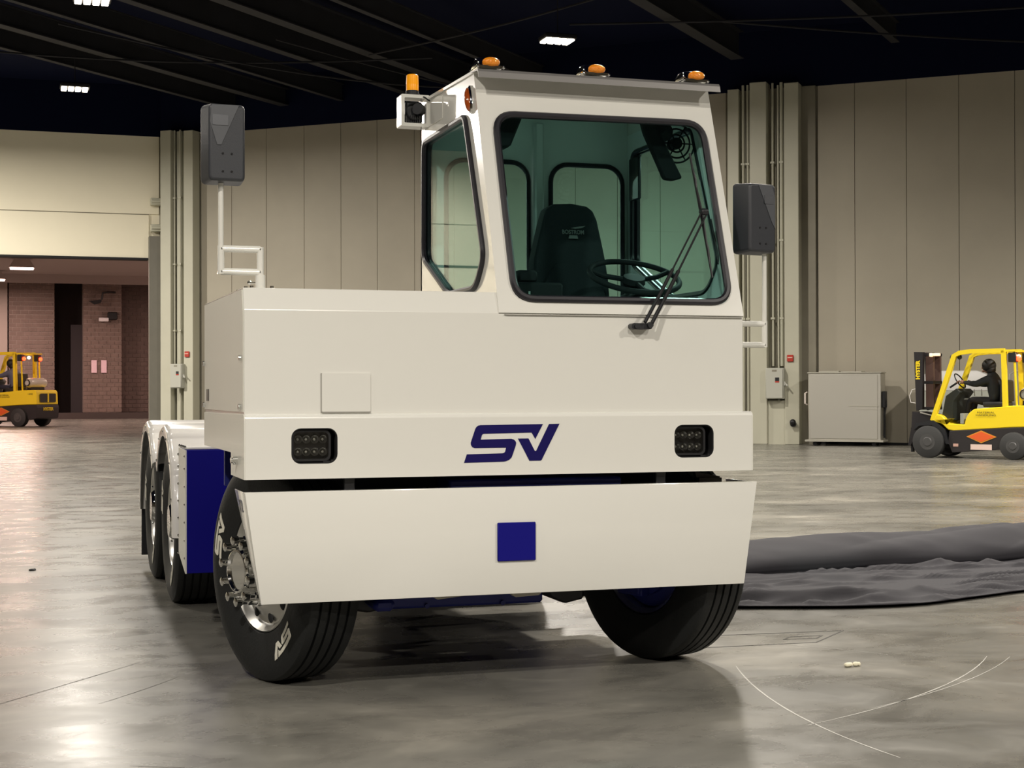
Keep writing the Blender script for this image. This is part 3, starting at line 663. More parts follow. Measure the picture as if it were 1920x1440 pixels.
# fenders
def fender(x0,x1,y,a0,a1):
    sec=[(x0,.570),(x0,.622),(x0+.012,.640),(x0+.035,.648),(x1-.02,.648),(x1,.630),(x1,.600),(x1-.006,.600),(x1-.006,.628),(x1-.022,.642),(x0+.036,.642),(x0+.016,.634),(x0+.006,.620),(x0+.006,.570)]
    t=bmesh.new(); rings=[]; n=96
    for i in range(n+1):
        a=R(a0+(a1-a0)*i/n); dg=math.degrees(a)
        rb=max([0]+[1-abs(dg-c)/6 for c in (38,66,114,142)]); rb=min(1,max(0,rb)*2.2)*.020
        ring=[]
        for x,r in sec:
            rr=r+(rb if r>.6 and x0+.02<x<x1-.01 else rb*.6 if r>.6 else 0)
            ring.append(t.verts.new((x,y+math.cos(a)*rr,.50+math.sin(a)*rr)))
        rings.append(ring)
    m_=len(sec)
    for a,b_ in zip(rings,rings[1:]):
        for k in range(m_): t.faces.new((a[k],a[(k+1)%m_],b_[(k+1)%m_],b_[k]))
    t.faces.new(rings[0][::-1]); t.faces.new(rings[-1]); bmesh.ops.recalc_face_normals(t,faces=t.faces)
    o=B().add(t).link('rear_fender',mat('fender_gloss',(.82,.80,.76),.25,0,.5),T,ang=50); 
    b=B()
    for i in range(7):
        a=R(175+10-i*24); b.sphere((x0-.001,y+math.cos(a)*.60,.50+math.sin(a)*.60),.008,6)
    b.link('fender_bolt',CHROME,o)['kind']='stuff'; return o
for x0,x1 in ((-.035,.64),(1.80,2.475)):
    fender(x0,x1,3.44,34,183); fender(x0,x1,4.80,-4,146)
    B().prism([(5.40,.95),(5.455,.60),(5.47,.10),(5.46,.10),(5.445,.60),(5.39,.95)],x0+.02,x1-.02,'X').link('mud_flap',BLK,T,smooth=False)
# blue tank box with white riveted side
for sx0,sx1 in ((-.03,.62),(2.47,1.82)):
    a,c=min(sx0,sx1),max(sx0,sx1)
    bb=B().prism([(2.045,.335),(2.045,1.028),(2.42,1.034),(2.42,.42)],a,c,'X',bev=.004).link('fuel_tank',BLUE,T)
    s_=-1 if sx0<1 else 1
    xs=sx0
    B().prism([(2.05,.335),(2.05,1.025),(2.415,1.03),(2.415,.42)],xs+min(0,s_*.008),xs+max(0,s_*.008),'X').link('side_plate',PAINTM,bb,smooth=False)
    B().box((a,2.06,1.03),(c,2.41,1.042),.002).link('top_plate',mat('fender_gloss',(.82,.80,.76),.25,0,.5),bb)
    b=B()
    for z in (.42,.52,.62,.72,.82,.92,.99):
        b.sphere((xs+s_*.01,2.40,z),.008,6); b.sphere((xs+s_*.01,2.065,z),.006,6)
    for y in (2.08,2.16,2.24,2.32,2.39): b.sphere((xs+s_*.004,y,1.042),.008,6)
    b.link('rivet',CHROME,bb)['kind']='stuff'
# rear deck and fifth wheel coupling
b=B(); b.box((.35,1.46,.905),(2.09,6.3,.93),.004); b.link('deck_plate',BLUED,T)  # plate run forward to the cab to block light reaching the ground
b=B(); b.lathe([(0,0),(.42,0),(.44,.02),(.44,.06),(.40,.07),(0,.07)],40,'Z',c=(1.22,4.1,.98)); b.box((.85,4.45,.94),(1.15,4.75,1.0),.01); b.box((1.29,4.45,.94),(1.59,4.75,1.0),.01); b.box((.95,3.9,.93),(1.49,4.3,.985),.01); b.link('coupling_plate',DKMET,T)

# cab interior
seat=empty('driver_seat',(0,0,0)); seat.parent=T
sc_=[(1.665,1.95),(1.672,2.05),(1.70,2.15),(1.735,2.27),(1.755,2.325),(1.80,2.352),(1.90,2.358),(1.985,2.345),(2.02,2.32),(2.04,2.27),(2.06,2.15),(2.075,2.05),(2.085,1.95),(2.09,1.60),(1.66,1.60)]
t=bmesh.new(); 
b=B(); b.plate(sc_,[],.11,lambda x,z,w:(x,.93+w+(z-1.6)*.16,z)); o=b.link('backrest',SEATM,seat)
bv=o.modifiers.new('bevel','BEVEL'); bv.width=.03; bv.segments=3; bv.limit_method='ANGLE'
lb_=rpoly([(1.70,1.60),(1.70,1.90),(1.78,2.03),(1.97,2.03),(2.05,1.90),(2.05,1.60)],.05,4)
o=B().plate(lb_,[],.05,lambda x,z,w:(x,.905+w+(z-1.6)*.16,z)).link('back_cushion',SEATM,seat)
bv=o.modifiers.new('bevel','BEVEL'); bv.width=.02; bv.segments=3; bv.limit_method='ANGLE'
B().box((1.66,.55,1.50),(2.09,1.0,1.62),.04,seg=3).link('seat_cushion',SEATM,seat)
B().box((1.72,.65,1.14),(2.03,.95,1.50),.02).link('pedestal',BLK,seat)
for x in (1.60,2.12): B().box((x-.02,.62,1.74),(x+.03,.95,1.80),.015,seg=2).link('armrest',SEATM,seat)
LTR=mat('seat_embroidery',(.20,.21,.20),.7)
Ms=axes((1.895,.928+.58*.16-.001,2.20),(1,0,0),(0,.16,1))
text('BOSTROM',.032,LTR,Ms,seat,bold=.0006,sx=.85)
b=B(); b.prism([(1.88,2.222),(1.93,2.232),(1.965,2.236),(1.95,2.226),(1.91,2.218)],1.018,1.022,'Y'); b.prism([(1.865,2.165),(1.92,2.165),(1.915,2.183),(1.87,2.183)],1.009,1.013,'Y'); b.link('seat_wing_mark',LTR,seat,smooth=False)
sw=empty('steering_wheel',(2.02,.47,1.925)); sw.parent=T; sw.rotation_euler=(R(24),0,0)
b=B(); b.tube([(.228*math.cos(2*PI*k/48),.228*math.sin(2*PI*k/48),0) for k in range(48)],.0145,10,closed=True); b.link('wheel_ring',BLKM,sw)
b=B(); b.lathe([(0,.0),(.055,-.002),(.06,-.03),(.04,-.06),(0,-.06)],24,'Z')
for a in (20,160,270): b.tube([(.05*math.cos(R(a)),.05*math.sin(R(a)),-.02),(.15*math.cos(R(a)),.15*math.sin(R(a)),-.018),(.222*math.cos(R(a)),.222*math.sin(R(a)),0)],.013,8)
b.link('spoke',BLKM,sw)
b=B(); b.tube([(0,0,-.05),(0,0,-.5)],[.035,.06],14); b.link('column',BLKM,sw)
B().prism([(1.93,1.60),(1.92,1.80),(1.97,1.845),(2.10,1.84),(2.13,1.80),(2.15,1.60)],.30,.50,'Y',bev=.02,seg=2).link('dash_cowl',BLKM,T)
b=B(); b.tube([(2.10,.42,1.82),(2.20,.40,1.80),(2.24,.40,1.81)],.008,8); b.link('turn_lever',BLKM,sw.parent)
b=B(); b.box((1.31,.30,1.70),(1.58,.55,1.875),.012); b.box((1.36,.33,1.875),(1.46,.45,1.935),.012); b.box((1.45,.25,1.70),(1.56,.32,1.80),.008); b.link('control_console',BLKM,T)
b=B(); b.box((1.333,.296,1.78),(1.348,.30,1.81)); b.box((1.40,.296,1.80),(1.41,.30,1.83)); b.link('console_label',mat('pale_label',(.5,.55,.52),.5),T,smooth=False)
b=B(); b.box((2.17,.11,1.72),(2.21,.14,1.81),.008); b.link('dash_switch_post',BLKM,T)
b=B(); b.tube([(1.215,.47,2.84),(1.25,.45,2.76)],.012,8); b.prism([(1.235,2.60),(1.245,2.71),(1.39,2.735),(1.43,2.70),(1.365,2.545),(1.27,2.535)],.46,.56,'Y',bev=.012); b.link('ceiling_speaker',BLKM,T)
b=B(); b.prism([(1.255,2.585),(1.28,2.60),(1.275,2.575),(1.255,2.57)],.452,.458,'Y'); b.link('speaker_badge',mat('pale_label',(.5,.55,.52),.5),T,smooth=False)
b=B(); b.prism([(2.06,2.80),(2.14,2.80),(2.18,2.68),(2.31,2.44),(2.26,2.425),(2.21,2.43),(2.10,2.66)],.52,.56,'Y',bev=.008); b.cyl((2.18,.54,2.70),(2.24,.60,2.68),.05,16); b.link('fan_mount',BLKM,T)
b=B()
for r_ in (.10,.075,.045): b.tube([(2.31+r_*math.cos(2*PI*k/28),.60,2.63+r_*math.sin(2*PI*k/28)) for k in range(28)],.005,6,closed=True)
for k in range(6): b.tube([(2.31,.60,2.63),(2.31+.1*math.cos(k*PI/3),.60,2.63+.1*math.sin(k*PI/3))],.004,6)
b.lathe([(0,.59),(.03,.59),(.03,.66),(0,.66)],16,'Y',c=(2.31,0,2.63)); b.link('cab_fan',BLKM,T)
B().box((1.975,1.36,2.42),(2.0,1.41,2.42+.001)).link('catch',BLK,cr) if False else None
B().box((2.355,1.22,2.42),(2.374,1.36,2.66),.006).link('coat_hook_panel',BLK,T)
b=B(); b.box((XC+.03,.13,1.66),(XR-.03,.34,1.70),.01); b.link('dashboard',INNER,T)

# wiper (pantograph)
b=B(); b.prism(rrect(1.800,1.640,1.905,1.668,.013,4),-.028,.018,'Y'); b.cyl((1.822,-.04,1.654),(1.822,-.028,1.654),.010,10); b.cyl((1.89,-.045,1.66),(1.89,-.02,1.66),.014,12); wp_=b.link('wiper',BLK,T)
pA,pB=cabp(2.238,2.205,.05),cabp(2.262,2.195,.05)
b=B(); a0,a1=V((1.862,-.04,1.672)),V((1.897,-.04,1.668))
for a_,e_,r_ in ((a0,pA,.0085),(a1,pB,.0095)):
    mid=a_.lerp(e_,.46)+nl*.012; b.tube([a_,a_.lerp(mid,.5)+nl*.006,mid],r_,8); b.tube([mid,e_],r_*.55,8)
b.link('wiper_arm',DKMET,wp_)
b=B(); b.box((-.018,-.022,-.014),(.018,.022,.014),.005,M=Matrix.Translation(cabp(2.252,2.21,.045))@Matrix.Rotation(R(18),4,'X')); b.link('wiper_pivot',BLK,wp_)
b=B(); e0,e1=cabp(2.232,2.515,.030),cabp(2.252,1.885,.030); b.tube([e0,e0.lerp(e1,.5)+nl*.0,e1],.006,6); c0=e0.lerp(e1,.22);c1=e0.lerp(e1,.80)
b.tube([c0,e0.lerp(e1,.5)+nl*.018,c1],.006,6); b.tube([e0.lerp(e1,.1),e0.lerp(e1,.22)+nl*.012,e0.lerp(e1,.34)],.0045,6); b.tube([e0.lerp(e1,.66),e0.lerp(e1,.78)+nl*.012,e0.lerp(e1,.92)],.0045,6); b.link('wiper_blade',DKMET,wp_)

# mirrors
MG=mat('mirror_glass',(.8,.8,.8),.02,1)
def mirror(cx,cyy,cz,sg,rz,h=.36,wd=.192):
    """shell faces forward (-Y); sg=+1: light inset towards +X"""
    r=empty('side_mirror',(cx,cyy,cz)); r.parent=T; r.rotation_euler=(0,0,rz)
    b=B(); b.prism(rrect(-wd/2,-h/2,wd/2,h/2,.022,4),-.065,.055,'Y')
    t=b.bm; 
    for v in t.verts:
        if v.co.y<-.06: v.co.x*=.84; v.co.z*=.95
    o=b.link('mirror_shell',GREYP,r,ang=25); bv=o.modifiers.new('b','BEVEL'); bv.width=.012; bv.segments=3; bv.limit_method='ANGLE'; bv.angle_limit=R(30)
    B().plate([(-.070,.166),(.052,.168),(-.028,-.012),(-.046,-.012),(-.078,.09)] if sg<0 else [(-.030,.166),(.058,.166),(.078,.11),(.078,-.05),(.058,-.02)],[],.003,lambda x,z,w:(x,-.0655-w,z)).link('shell_inset',GREYL,r,smooth=False)
    B().plate(rrect(-.068,.075,.004,.122,.004,2) if sg<0 else rrect(.008,.072,.066,.118,.004,2),[],.003,lambda x,z,w:(x,-.0685-w,z)).link('inset_badge',mat('badge_grey',(.22,.23,.25),.25,.6),r,smooth=False)
    b=B(); 
    for zz in (-.05,-.13):
        for xx in (-.02,.02): b.cyl((xx,-.068,zz),(xx,-.063,zz),.005,8)
    b.link('screw_hole',DARK,r)
    B().plate(rrect(-wd/2+.012,-h/2+.012,wd/2-.012,h/2-.012,.018,4),[],.002,lambda x,z,w:(x,.0555+w,z)).link('mirror_glass',MG,r,smooth=False)
    return r
def tubes(b,segs,r):
    for s_ in segs: b.tube(s_,r,12)
    return b
rL=mirror(-.046,.30,2.466,-1,R(6)); rRm=mirror(2.628,.35,2.222,1,R(14),wd=.205)
b=B(); tubes(b,[[(.117-.177,.30,2.30),(-.060,.30,2.0)]],.0125); tubes(b,[[(-.060,.30,2.01),(-.060,.30,1.882)],[(-.060,.30,1.996),(.117,.30,1.996)],[(-.060,.30,1.893),(.117,.30,1.893)],[(.117,.30,2.007),(.117,.30,1.86)]],.016); tubes(b,[[(.117,.30,1.88),(.117,.30,1.812)]],.023)
b.box((.06,.24,1.811),(.175,.36,1.819),.002); b.link('mirror_arm',PAINT,T)
b=B(); b.cyl((.094,.30,1.845),(.072,.30,1.845),.006,8); b.sphere((.068,.30,1.845),.010,8); 
for x in (.072,.163): b.cyl((x,.26,1.819),(x,.26,1.829),.008,8)
b.link('thumb_screw',CHROME,T)
b=B(); tubes(b,[[(2.683,.35,2.06),(2.683,.35,1.70)]],.0125); tubes(b,[[(2.683,.35,1.705),(2.683,.35,1.572)],[(2.683,.35,1.69),(2.39,.35,1.69)],[(2.683,.35,1.583),(2.39,.35,1.583)]],.015); b.link('mirror_arm',PAINT,T)

# ================================================================== BLACK CLOTH
def cloth():
    # runs along s (front-left to right); t from front edge to behind the roll
    def front(s): # near edge world
        return V((2.62+s*1.0, 2.18-.42*math.exp(-((s-1.6)/1.1)**2)-.05*s+ (.10*max(0,s-1.9)),0))
    b=bmesh.new(); ns,ntt=380,170; g=[]
    def N3(x,y,z=0): return noise.noise(V((x,y,z)))
    for i in range(ns+1):
        s=i/ns*6.2; p0=front(s); row=[]
        yb=3.36+.07*s       # roll front line
        if s<.9: yb+=(.0)
        for j in range(ntt+1):
            t=j/ntt
            if t<.62:
                k=t/.62; y=p0.y+(yb-p0.y)*k
                # creases stretched along the cloth
                q_=.35*N3(s*.8,y*1.2,21); wv=N3(s*.7+3,y*3.2,1.3)*.040+(.30-abs(N3(s*.75+q_,y*5.5+s*.5+q_*2,4.1)))*.085+(.25-abs(N3(s*1.7+y*1.2,y*7+q_,9.2)))*.075+N3(s*5,y*14,7.7)*.010-.02
                edge=min(1,k/.05)
                z=.012+edge*max(0,wv*1.25+.012)+.012*math.exp(-(k/.04)**2)
                ridge=math.exp(-((k-.12-.05*math.sin(s*1.3))/.035)**2)*.05*max(0,math.sin(s*.9+.6)); z+=ridge
                x=p0.x+.04*N3(s*2,y*2,5)
            else:
                k=(t-.62)/.38; a=PI*k
                h=.185+.05*math.sin(s*.75+.4)+(.07*max(0,min(1,(s-3.5)/.8))); 
                if s<2.6: h*=.5+.5*(s/2.6)
                wd=.38; y=yb+wd-(wd+.03)*math.cos(a)
                z=.012+h*max(0,math.sin(a))**.75+(N3(s*1.2+8,k*2.2,2)*.03+N3(s*3.5+k*4,k*5,6)*.014)*math.sin(a)
                tw=abs(N3(s*1.1-k*2.5,k*1.5+s*.3,12.0))*.07*max(0,min(1,(s-2.0)/1.2)); z+=tw*math.sin(a)
                x=p0.x
            row.append(b.verts.new((x,y,max(.006,z))))
        g.append(row)
    for i in range(ns):
        for j in range(ntt): b.faces.new((g[i][j],g[i+1][j],g[i+1][j+1],g[i][j+1]))
    bmesh.ops.recalc_face_normals(b,faces=b.faces)
    o=B().add(b).link('fabric_drape',mat('black_drape_cloth',(.021,.020,.026),.8,bump=.25,bscale=500),ang=180)
    o.modifiers.new('thick','SOLIDIFY').thickness=.004
    tag(o,'large black cloth lying bunched and rolled on the floor behind the truck','cloth')
cloth()
# litter
b=B(); b.box((-.035,-.012,.002),(.012,.014,.02),.006,M=Matrix.Rotation(.3,4,'Z')); b.sphere((.03,.0,.012),.014,8,(1.3,.8,.8)); b.sphere((.05,.004,.010),.010,8)
o=b.link('crumpled_wrapper',mat('cream_paper','e8e2c8',.6)); o.location=(2.944,-.036,0); tag(o,'small crumpled cream wrapper alone on the concrete floor','litter')
b=B(); b.sphere((0,0,.006),.018,8,(1.4,.8,.5)); b.sphere((.02,.01,.005),.010,8); o=b.link('dirt_crumb',DKMET); o.location=(-.82,5.55,0); tag(o,'tiny dark crumb on the floor left of the rear wheels','litter')

# ================================================================== FORKLIFTS
HY=YEL
def forklift(loc,fwd,s,label):
    a=math.atan2(fwd[1],fwd[0]); r=empty('forklift',(loc[0],loc[1],0),a,label,'forklift',s=s)
    k=.00190
    # picture-plane helper: px in the side drawing -> local x,z
    def Z(px,py): return ((370-px)*k,(1300-py)*k)
    wd=.50
    body=[(350,912),(400,905),(445,832),(505,850),(535,880),(565,935),(755,942),(770,880),(800,825),(860,778),(1150,755),(1215,745),(1290,742),(1560,735),(1590,770),(1600,960),(1420,962),(1240,968),(1000,985),(640,1010),(575,1000),(510,940),(430,905)]
    B().prism([Z(*p) for p in body],-wd,wd,'Y',bev=.015).link('body',YEL,r,ang=25)
    low=[(590,1010),(1100,980),(1440,962),(1600,960),(1612,1010),(1600,1170),(1500,1190),(1440,1190),(1400,1080),(1290,1040),(1190,1080),(1140,1200),(620,1240),(575,1130)]
    B().prism([Z(*p) for p in low],-wd-.01,wd+.01,'Y',bev=.01).link('counterweight',mat('fork_charcoal',(.022,.019,.020),.5),r,ang=25)
    # wheels
    for px,rr,py in ((370,.325,1140),(1295,.27,1160)):
        for sg in (-1,1):
            x=(370-px)*k; b=B(); b.lathe([(.0,-.07),(rr*.55,-.07),(rr*.6,-.10),(rr*.9,-.11),(rr,-.08),(rr,.08),(rr*.9,.10),(0,.10)],32,'Y'); o=b.link('wheel',mat('fork_tyre',(.035,.036,.036),.7),r,loc=(x,sg*(wd+.02),rr)); o.rotation_euler=(0,0,PI if sg<0 else 0)
            b=B(); b.lathe([(0,.115),(rr*.25,.115),(rr*.3,.10),(rr*.5,.102)],20,'Y'); b.link('hub',mat('fork_hub',(.07,.07,.07),.5),o)
    B().prism([Z(*p) for p in [(200,1010),(230,930),(420,900),(545,1000),(590,1150),(560,1150),(510,1020),(400,950),(260,960)]],-wd-.05,wd+.05,'Y').link('front_fender',BLK,r,smooth=False)
    # overhead guard
    for sg in (-1,1):
        y=sg*(wd-.05)
        b=B(); path=[Z(395,905),Z(640,215),Z(700,185),Z(820,172),Z(1180,170)]
        b.tube([(p[0],y,p[1]) for p in path],.062,4); p2=[Z(1172,170),Z(1188,760)]; b.tube([(p[0],y,p[1]) for p in p2],.062,4); b.link('guard_frame',YEL,r,smooth=False)
        p3=[Z(1270,170),Z(1300,745)]; b=B(); b.tube([(p[0],y*.9,p[1]) for p in p3],.025,6); b.link('rear_leg',YEL,r)
        if sg>0: B().plate([Z(1165,330),Z(1195,330),Z(1195,460),Z(1165,460)],[],.004,lambda x,z,w:(x,y+.034+w,z)).link('guard_label',BLK,r,smooth=False)
    b=B()
    for i in range(7):
        x=Z(700+i*80,0)[0]; b.box((x-.015,-wd+.06,Z(0,180)[1]),(x+.015,wd-.06,Z(0,168)[1]))
    b.box((Z(1320,0)[0],-wd+.05,Z(0,182)[1]),(Z(1180,0)[0],wd-.05,Z(0,165)[1])); b.link('roof_bars',YEL,r,smooth=False)
    # mast
    mm=mat('mast_black',(.016,.014,.016),.5)
    for sg in (-1,1):
        m_=B().prism([Z(150,165),Z(250,168),Z(245,780),Z(175,800)],sg*.26-.05,sg*.26+.05,'Y').link('mast_rail',mm,r,smooth=False)
        B().prism([Z(262,175),Z(345,180),Z(350,760),Z(262,760)],sg*.17-.04,sg*.17+.04,'Y').link('inner_rail',mat('mast_brown',(.10,.055,.045),.45),r,smooth=False)
    b=B(); 
    for py in (180,480,760): b.box((Z(350,0)[0],-.22,Z(0,py+30)[1]),(Z(160,0)[0],.22,Z(0,py)[1]))
    b.link('crossbar',mm,r,smooth=False)
    b=B(); b.prism([Z(140,810),Z(380,850),Z(380,920),Z(300,960),Z(200,1000),Z(120,1180),Z(90,1170),Z(130,980)],-.36,.36,'Y'); b.link('carriage',mm,r,smooth=False)
    b=B(); b.prism([Z(240,812),Z(375,845),Z(375,855),Z(240,826)],.37,.40,'Y'); b.link('tilt_cylinder',STEEL,r,smooth=False)
    for sg in (-1,1):
        b=B(); b.box((Z(130,0)[0],sg*.25-.05,.10),(Z(110,0)[0],sg*.25+.05,.6)); b.link('fork_tine',DKMET,r,smooth=False)
    b=B(); b.tube([(p[0],.3,p[1]) for p in (Z(165,565),Z(125,575),Z(95,640),Z(110,710),Z(165,718))],.008,6); b.link('hose_loop',mat('white_hose',(.7,.68,.65),.5),r)
    mast_t=axes((Z(197,0)[0],.464,Z(0,365)[1]),(0,0,-1),(-1,0,0))
    mt=Matrix.Identity(4); 
    # vertical maker lettering reads bottom to top on the mast side
    text('HYSTER',.115,YEL,axes((Z(197,0)[0],.312,Z(0,362)[1]),(0,0,1),(1,0,0)),r,bold=.006,sx=.95)
    # lamps
    b=B(); b.box((Z(345,0)[0],.18,Z(0,220)[1]),(Z(320,0)[0],.30,Z(0,180)[1]),.01); b.box((Z(425,0)[0],.18,Z(0,212)[1]),(Z(345,0)[0],.28,Z(0,182)[1]),.01); b.link('work_lamp',mat('work_lamp_glow',(1,.8,.6),.3,emit='ffc79a',estr=2.5),r)
    for px in (600,680): B().sphere((Z(px,0)[0],.38,Z(0,230)[1]),.05,12).link('mirror_lamp',BLK,r)
    tl_=mat('tail_lamp_red',(.9,.05,.03),.3,emit='ff2a10',estr=30)
    for sg in (-1,1):
        b=B(); b.box((Z(1300,0)[0],sg*.38-.07,Z(0,290)[1]),(Z(1215,0)[0],sg*.38+.07,Z(0,190)[1]),.01); b.link('lamp_housing',BLK,r)
        b=B(); b.sphere((Z(1315,0)[0],sg*.38,Z(0,255)[1]),.055,12); b.link('tail_lamp',tl_,r)
    b=B(); b.sphere((Z(1300,0)[0],.12 if s>1.1 else .30,Z(0,235)[1]),.045,12); b.link('strobe_lamp',mat('strobe_glow',(1,.9,.8),.3,emit='ffd0a0',estr=90),r)
    # gas tank
    b=B(); b.lathe([(0,-.40),(.08,-.40),(.13,-.36),(.145,-.30),(.145,.30),(.13,.36),(.08,.40),(0,.40)],28,'Y',c=(Z(1385,0)[0],0,Z(0,625)[1])); b.link('gas_cylinder',mat('gas_tank_paint',(.62,.60,.52),.3,.2),r)
    b=B(); b.lathe([(.085,.41),(.10,.40),(.10,.44),(.085,.44)],20,'Y',c=(Z(1385,0)[0],0,Z(0,625)[1]),close=True); b.box((Z(1420,0)[0],-.3,Z(0,740)[1]),(Z(1340,0)[0],.3,Z(0,690)[1])); b.link('tank_cradle',DKMET,r)
    # seat, dash, wheel
    b=B(); b.box((Z(1130,0)[0],-.25,Z(0,760)[1]),(Z(900,0)[0],.25,Z(0,700)[1]),.03,seg=2); b.prism([Z(1080,700),Z(1150,700),Z(1140,480),Z(1090,470)],-.24,.24,'Y',bev=.02); b.link('seat',BLK,r)
    b=B(); b.prism([Z(470,880),Z(520,640),Z(640,560),Z(680,600),Z(600,700),Z(600,900)],-.36,.36,'Y',bev=.01); b.link('dash_panel',mat('fork_dash',(.02,.025,.022),.5),r)
    b=B(); c=V((Z(600,480)[0],0,Z(600,480)[1])); ax_=V((.55,0,-.35)).normalized(); e1=V((0,1,0)); e2=ax_.cross(e1)
    b.tube([c+(e1*math.cos(2*PI*q/24)+e2*math.sin(2*PI*q/24))*.17 for q in range(24)],.014,6,closed=True); b.tube([c,c+ax_*.25],.02,8); b.link('steering_wheel',BLK,r)
    # floor step, levers
    B().box((Z(745,0)[0],-.48,Z(0,935)[1]),(Z(705,0)[0],.48,Z(0,825)[1]),.005).link('step_box',mat('step_grey',(.30,.31,.28),.5),r)
    b=B()
    for px in (720,800): b.tube([(Z(px,0)[0],-.2,Z(0,640)[1]),(Z(px,0)[0]+.01,-.2,Z(0,570)[1])],.010,6)
    b.box((Z(780,0)[0],-.3,Z(0,680)[1]),(Z(620,0)[0],-.1,Z(0,665)[1])); b.link('lever',mat('lever_pale',(.45,.46,.42),.4),r)
    # side diamond and plate (left side), both sides
    OR=mat('hazard_orange','e8622a',.5); RM=mat('diamond_rim','d9912c',.5)
    for sg in (-1,1):
        yy=sg*(wd+.01)
        fn=lambda x,z,w: (x,yy+sg*w,z)
        B().plate([Z(780,1068),Z(940,1002),Z(1105,1068),Z(940,1135)],[],.006,fn).link('diamond_placard',RM,r,smooth=False)
        B().plate([Z(805,1068),Z(940,1014),Z(1080,1068),Z(940,1122)],[],.009,fn).link('diamond_face',OR,r,smooth=False)
        B().plate([Z(825,1148),Z(1053,1148),Z(1053,1205),Z(825,1205)],[],.008,fn).link('number_plate',mat('plate_pinkwhite','e8cfc4',.5),r,smooth=False)
        B().plate([Z(635,1145),Z(690,1145),Z(690,1175),Z(635,1175)],[],.008,fn).link('small_decal',mat('decal_pink','c9a294',.5),r,smooth=False)
        mk=axes((Z(990,0)[0],yy*.985+sg*.008,Z(0,815)[1]),(-sg,0,0),(0,0,1))
        text('LIFT TRUCK SERVICES' if False else 'MATERIAL',.05,mat('decal_dark',(.12,.10,.02),.5),mk,r,sx=1.6)
        text('HANDLING',.05,mat('decal_dark',(.12,.10,.02),.5),axes((Z(990,0)[0],yy*.985+sg*.008,Z(0,843)[1]),(-sg,0,0),(0,0,1)),r,sx=1.6)
    # rear grille and lettering
    xr=Z(1600,0)[0]
    B().plate(rrect(-.36,Z(0,925)[1],.36,Z(0,790)[1],.04,4),[],.02,lambda y,z,w:(xr-.004-w,y,z)).link('rear_grille',mat('grille_dark',(.03,.03,.02),.5),r,smooth=False)
    B().box((xr-.03,-.03,Z(0,925)[1]),(xr-.02,.03,Z(0,790)[1])).link('grille_bar',YEL,r,smooth=False)
    text('HYSTER',.13,YEL,axes((xr-.03,0,Z(0,1030)[1]),(0,-1,0),(0,0,1)),r,bold=.005)
    text('1600',.07,mat('decal_dark',(.12,.10,.02),.5),axes((Z(1480,0)[0],wd+.003,Z(0,800)[1]),(-1,0,0),(0,0,1)),r,sx=1.3)
    return r,Z
fwR=V((-.55,.835)).normalized(); fwL=V((-.78,.62)).normalized()
# wheel of right truck sits at (16.74,20.43) on its left side
lf=V((-fwR.y,fwR.x)); pR=V((16.74,20.43))-lf*.5
rF,_=forklift(pR,fwR,1.0,'yellow forklift with a driver in dark clothes beside the steel cabinet')
s2=1.38; lf2=V((-fwL.y,fwL.x)); pL=V((-.75,58.3))-lf2*.52*s2+fwL*1.757*s2
lF,_=forklift(pL,fwL,s2,'yellow forklift with glowing red tail lamps in the passage at left')

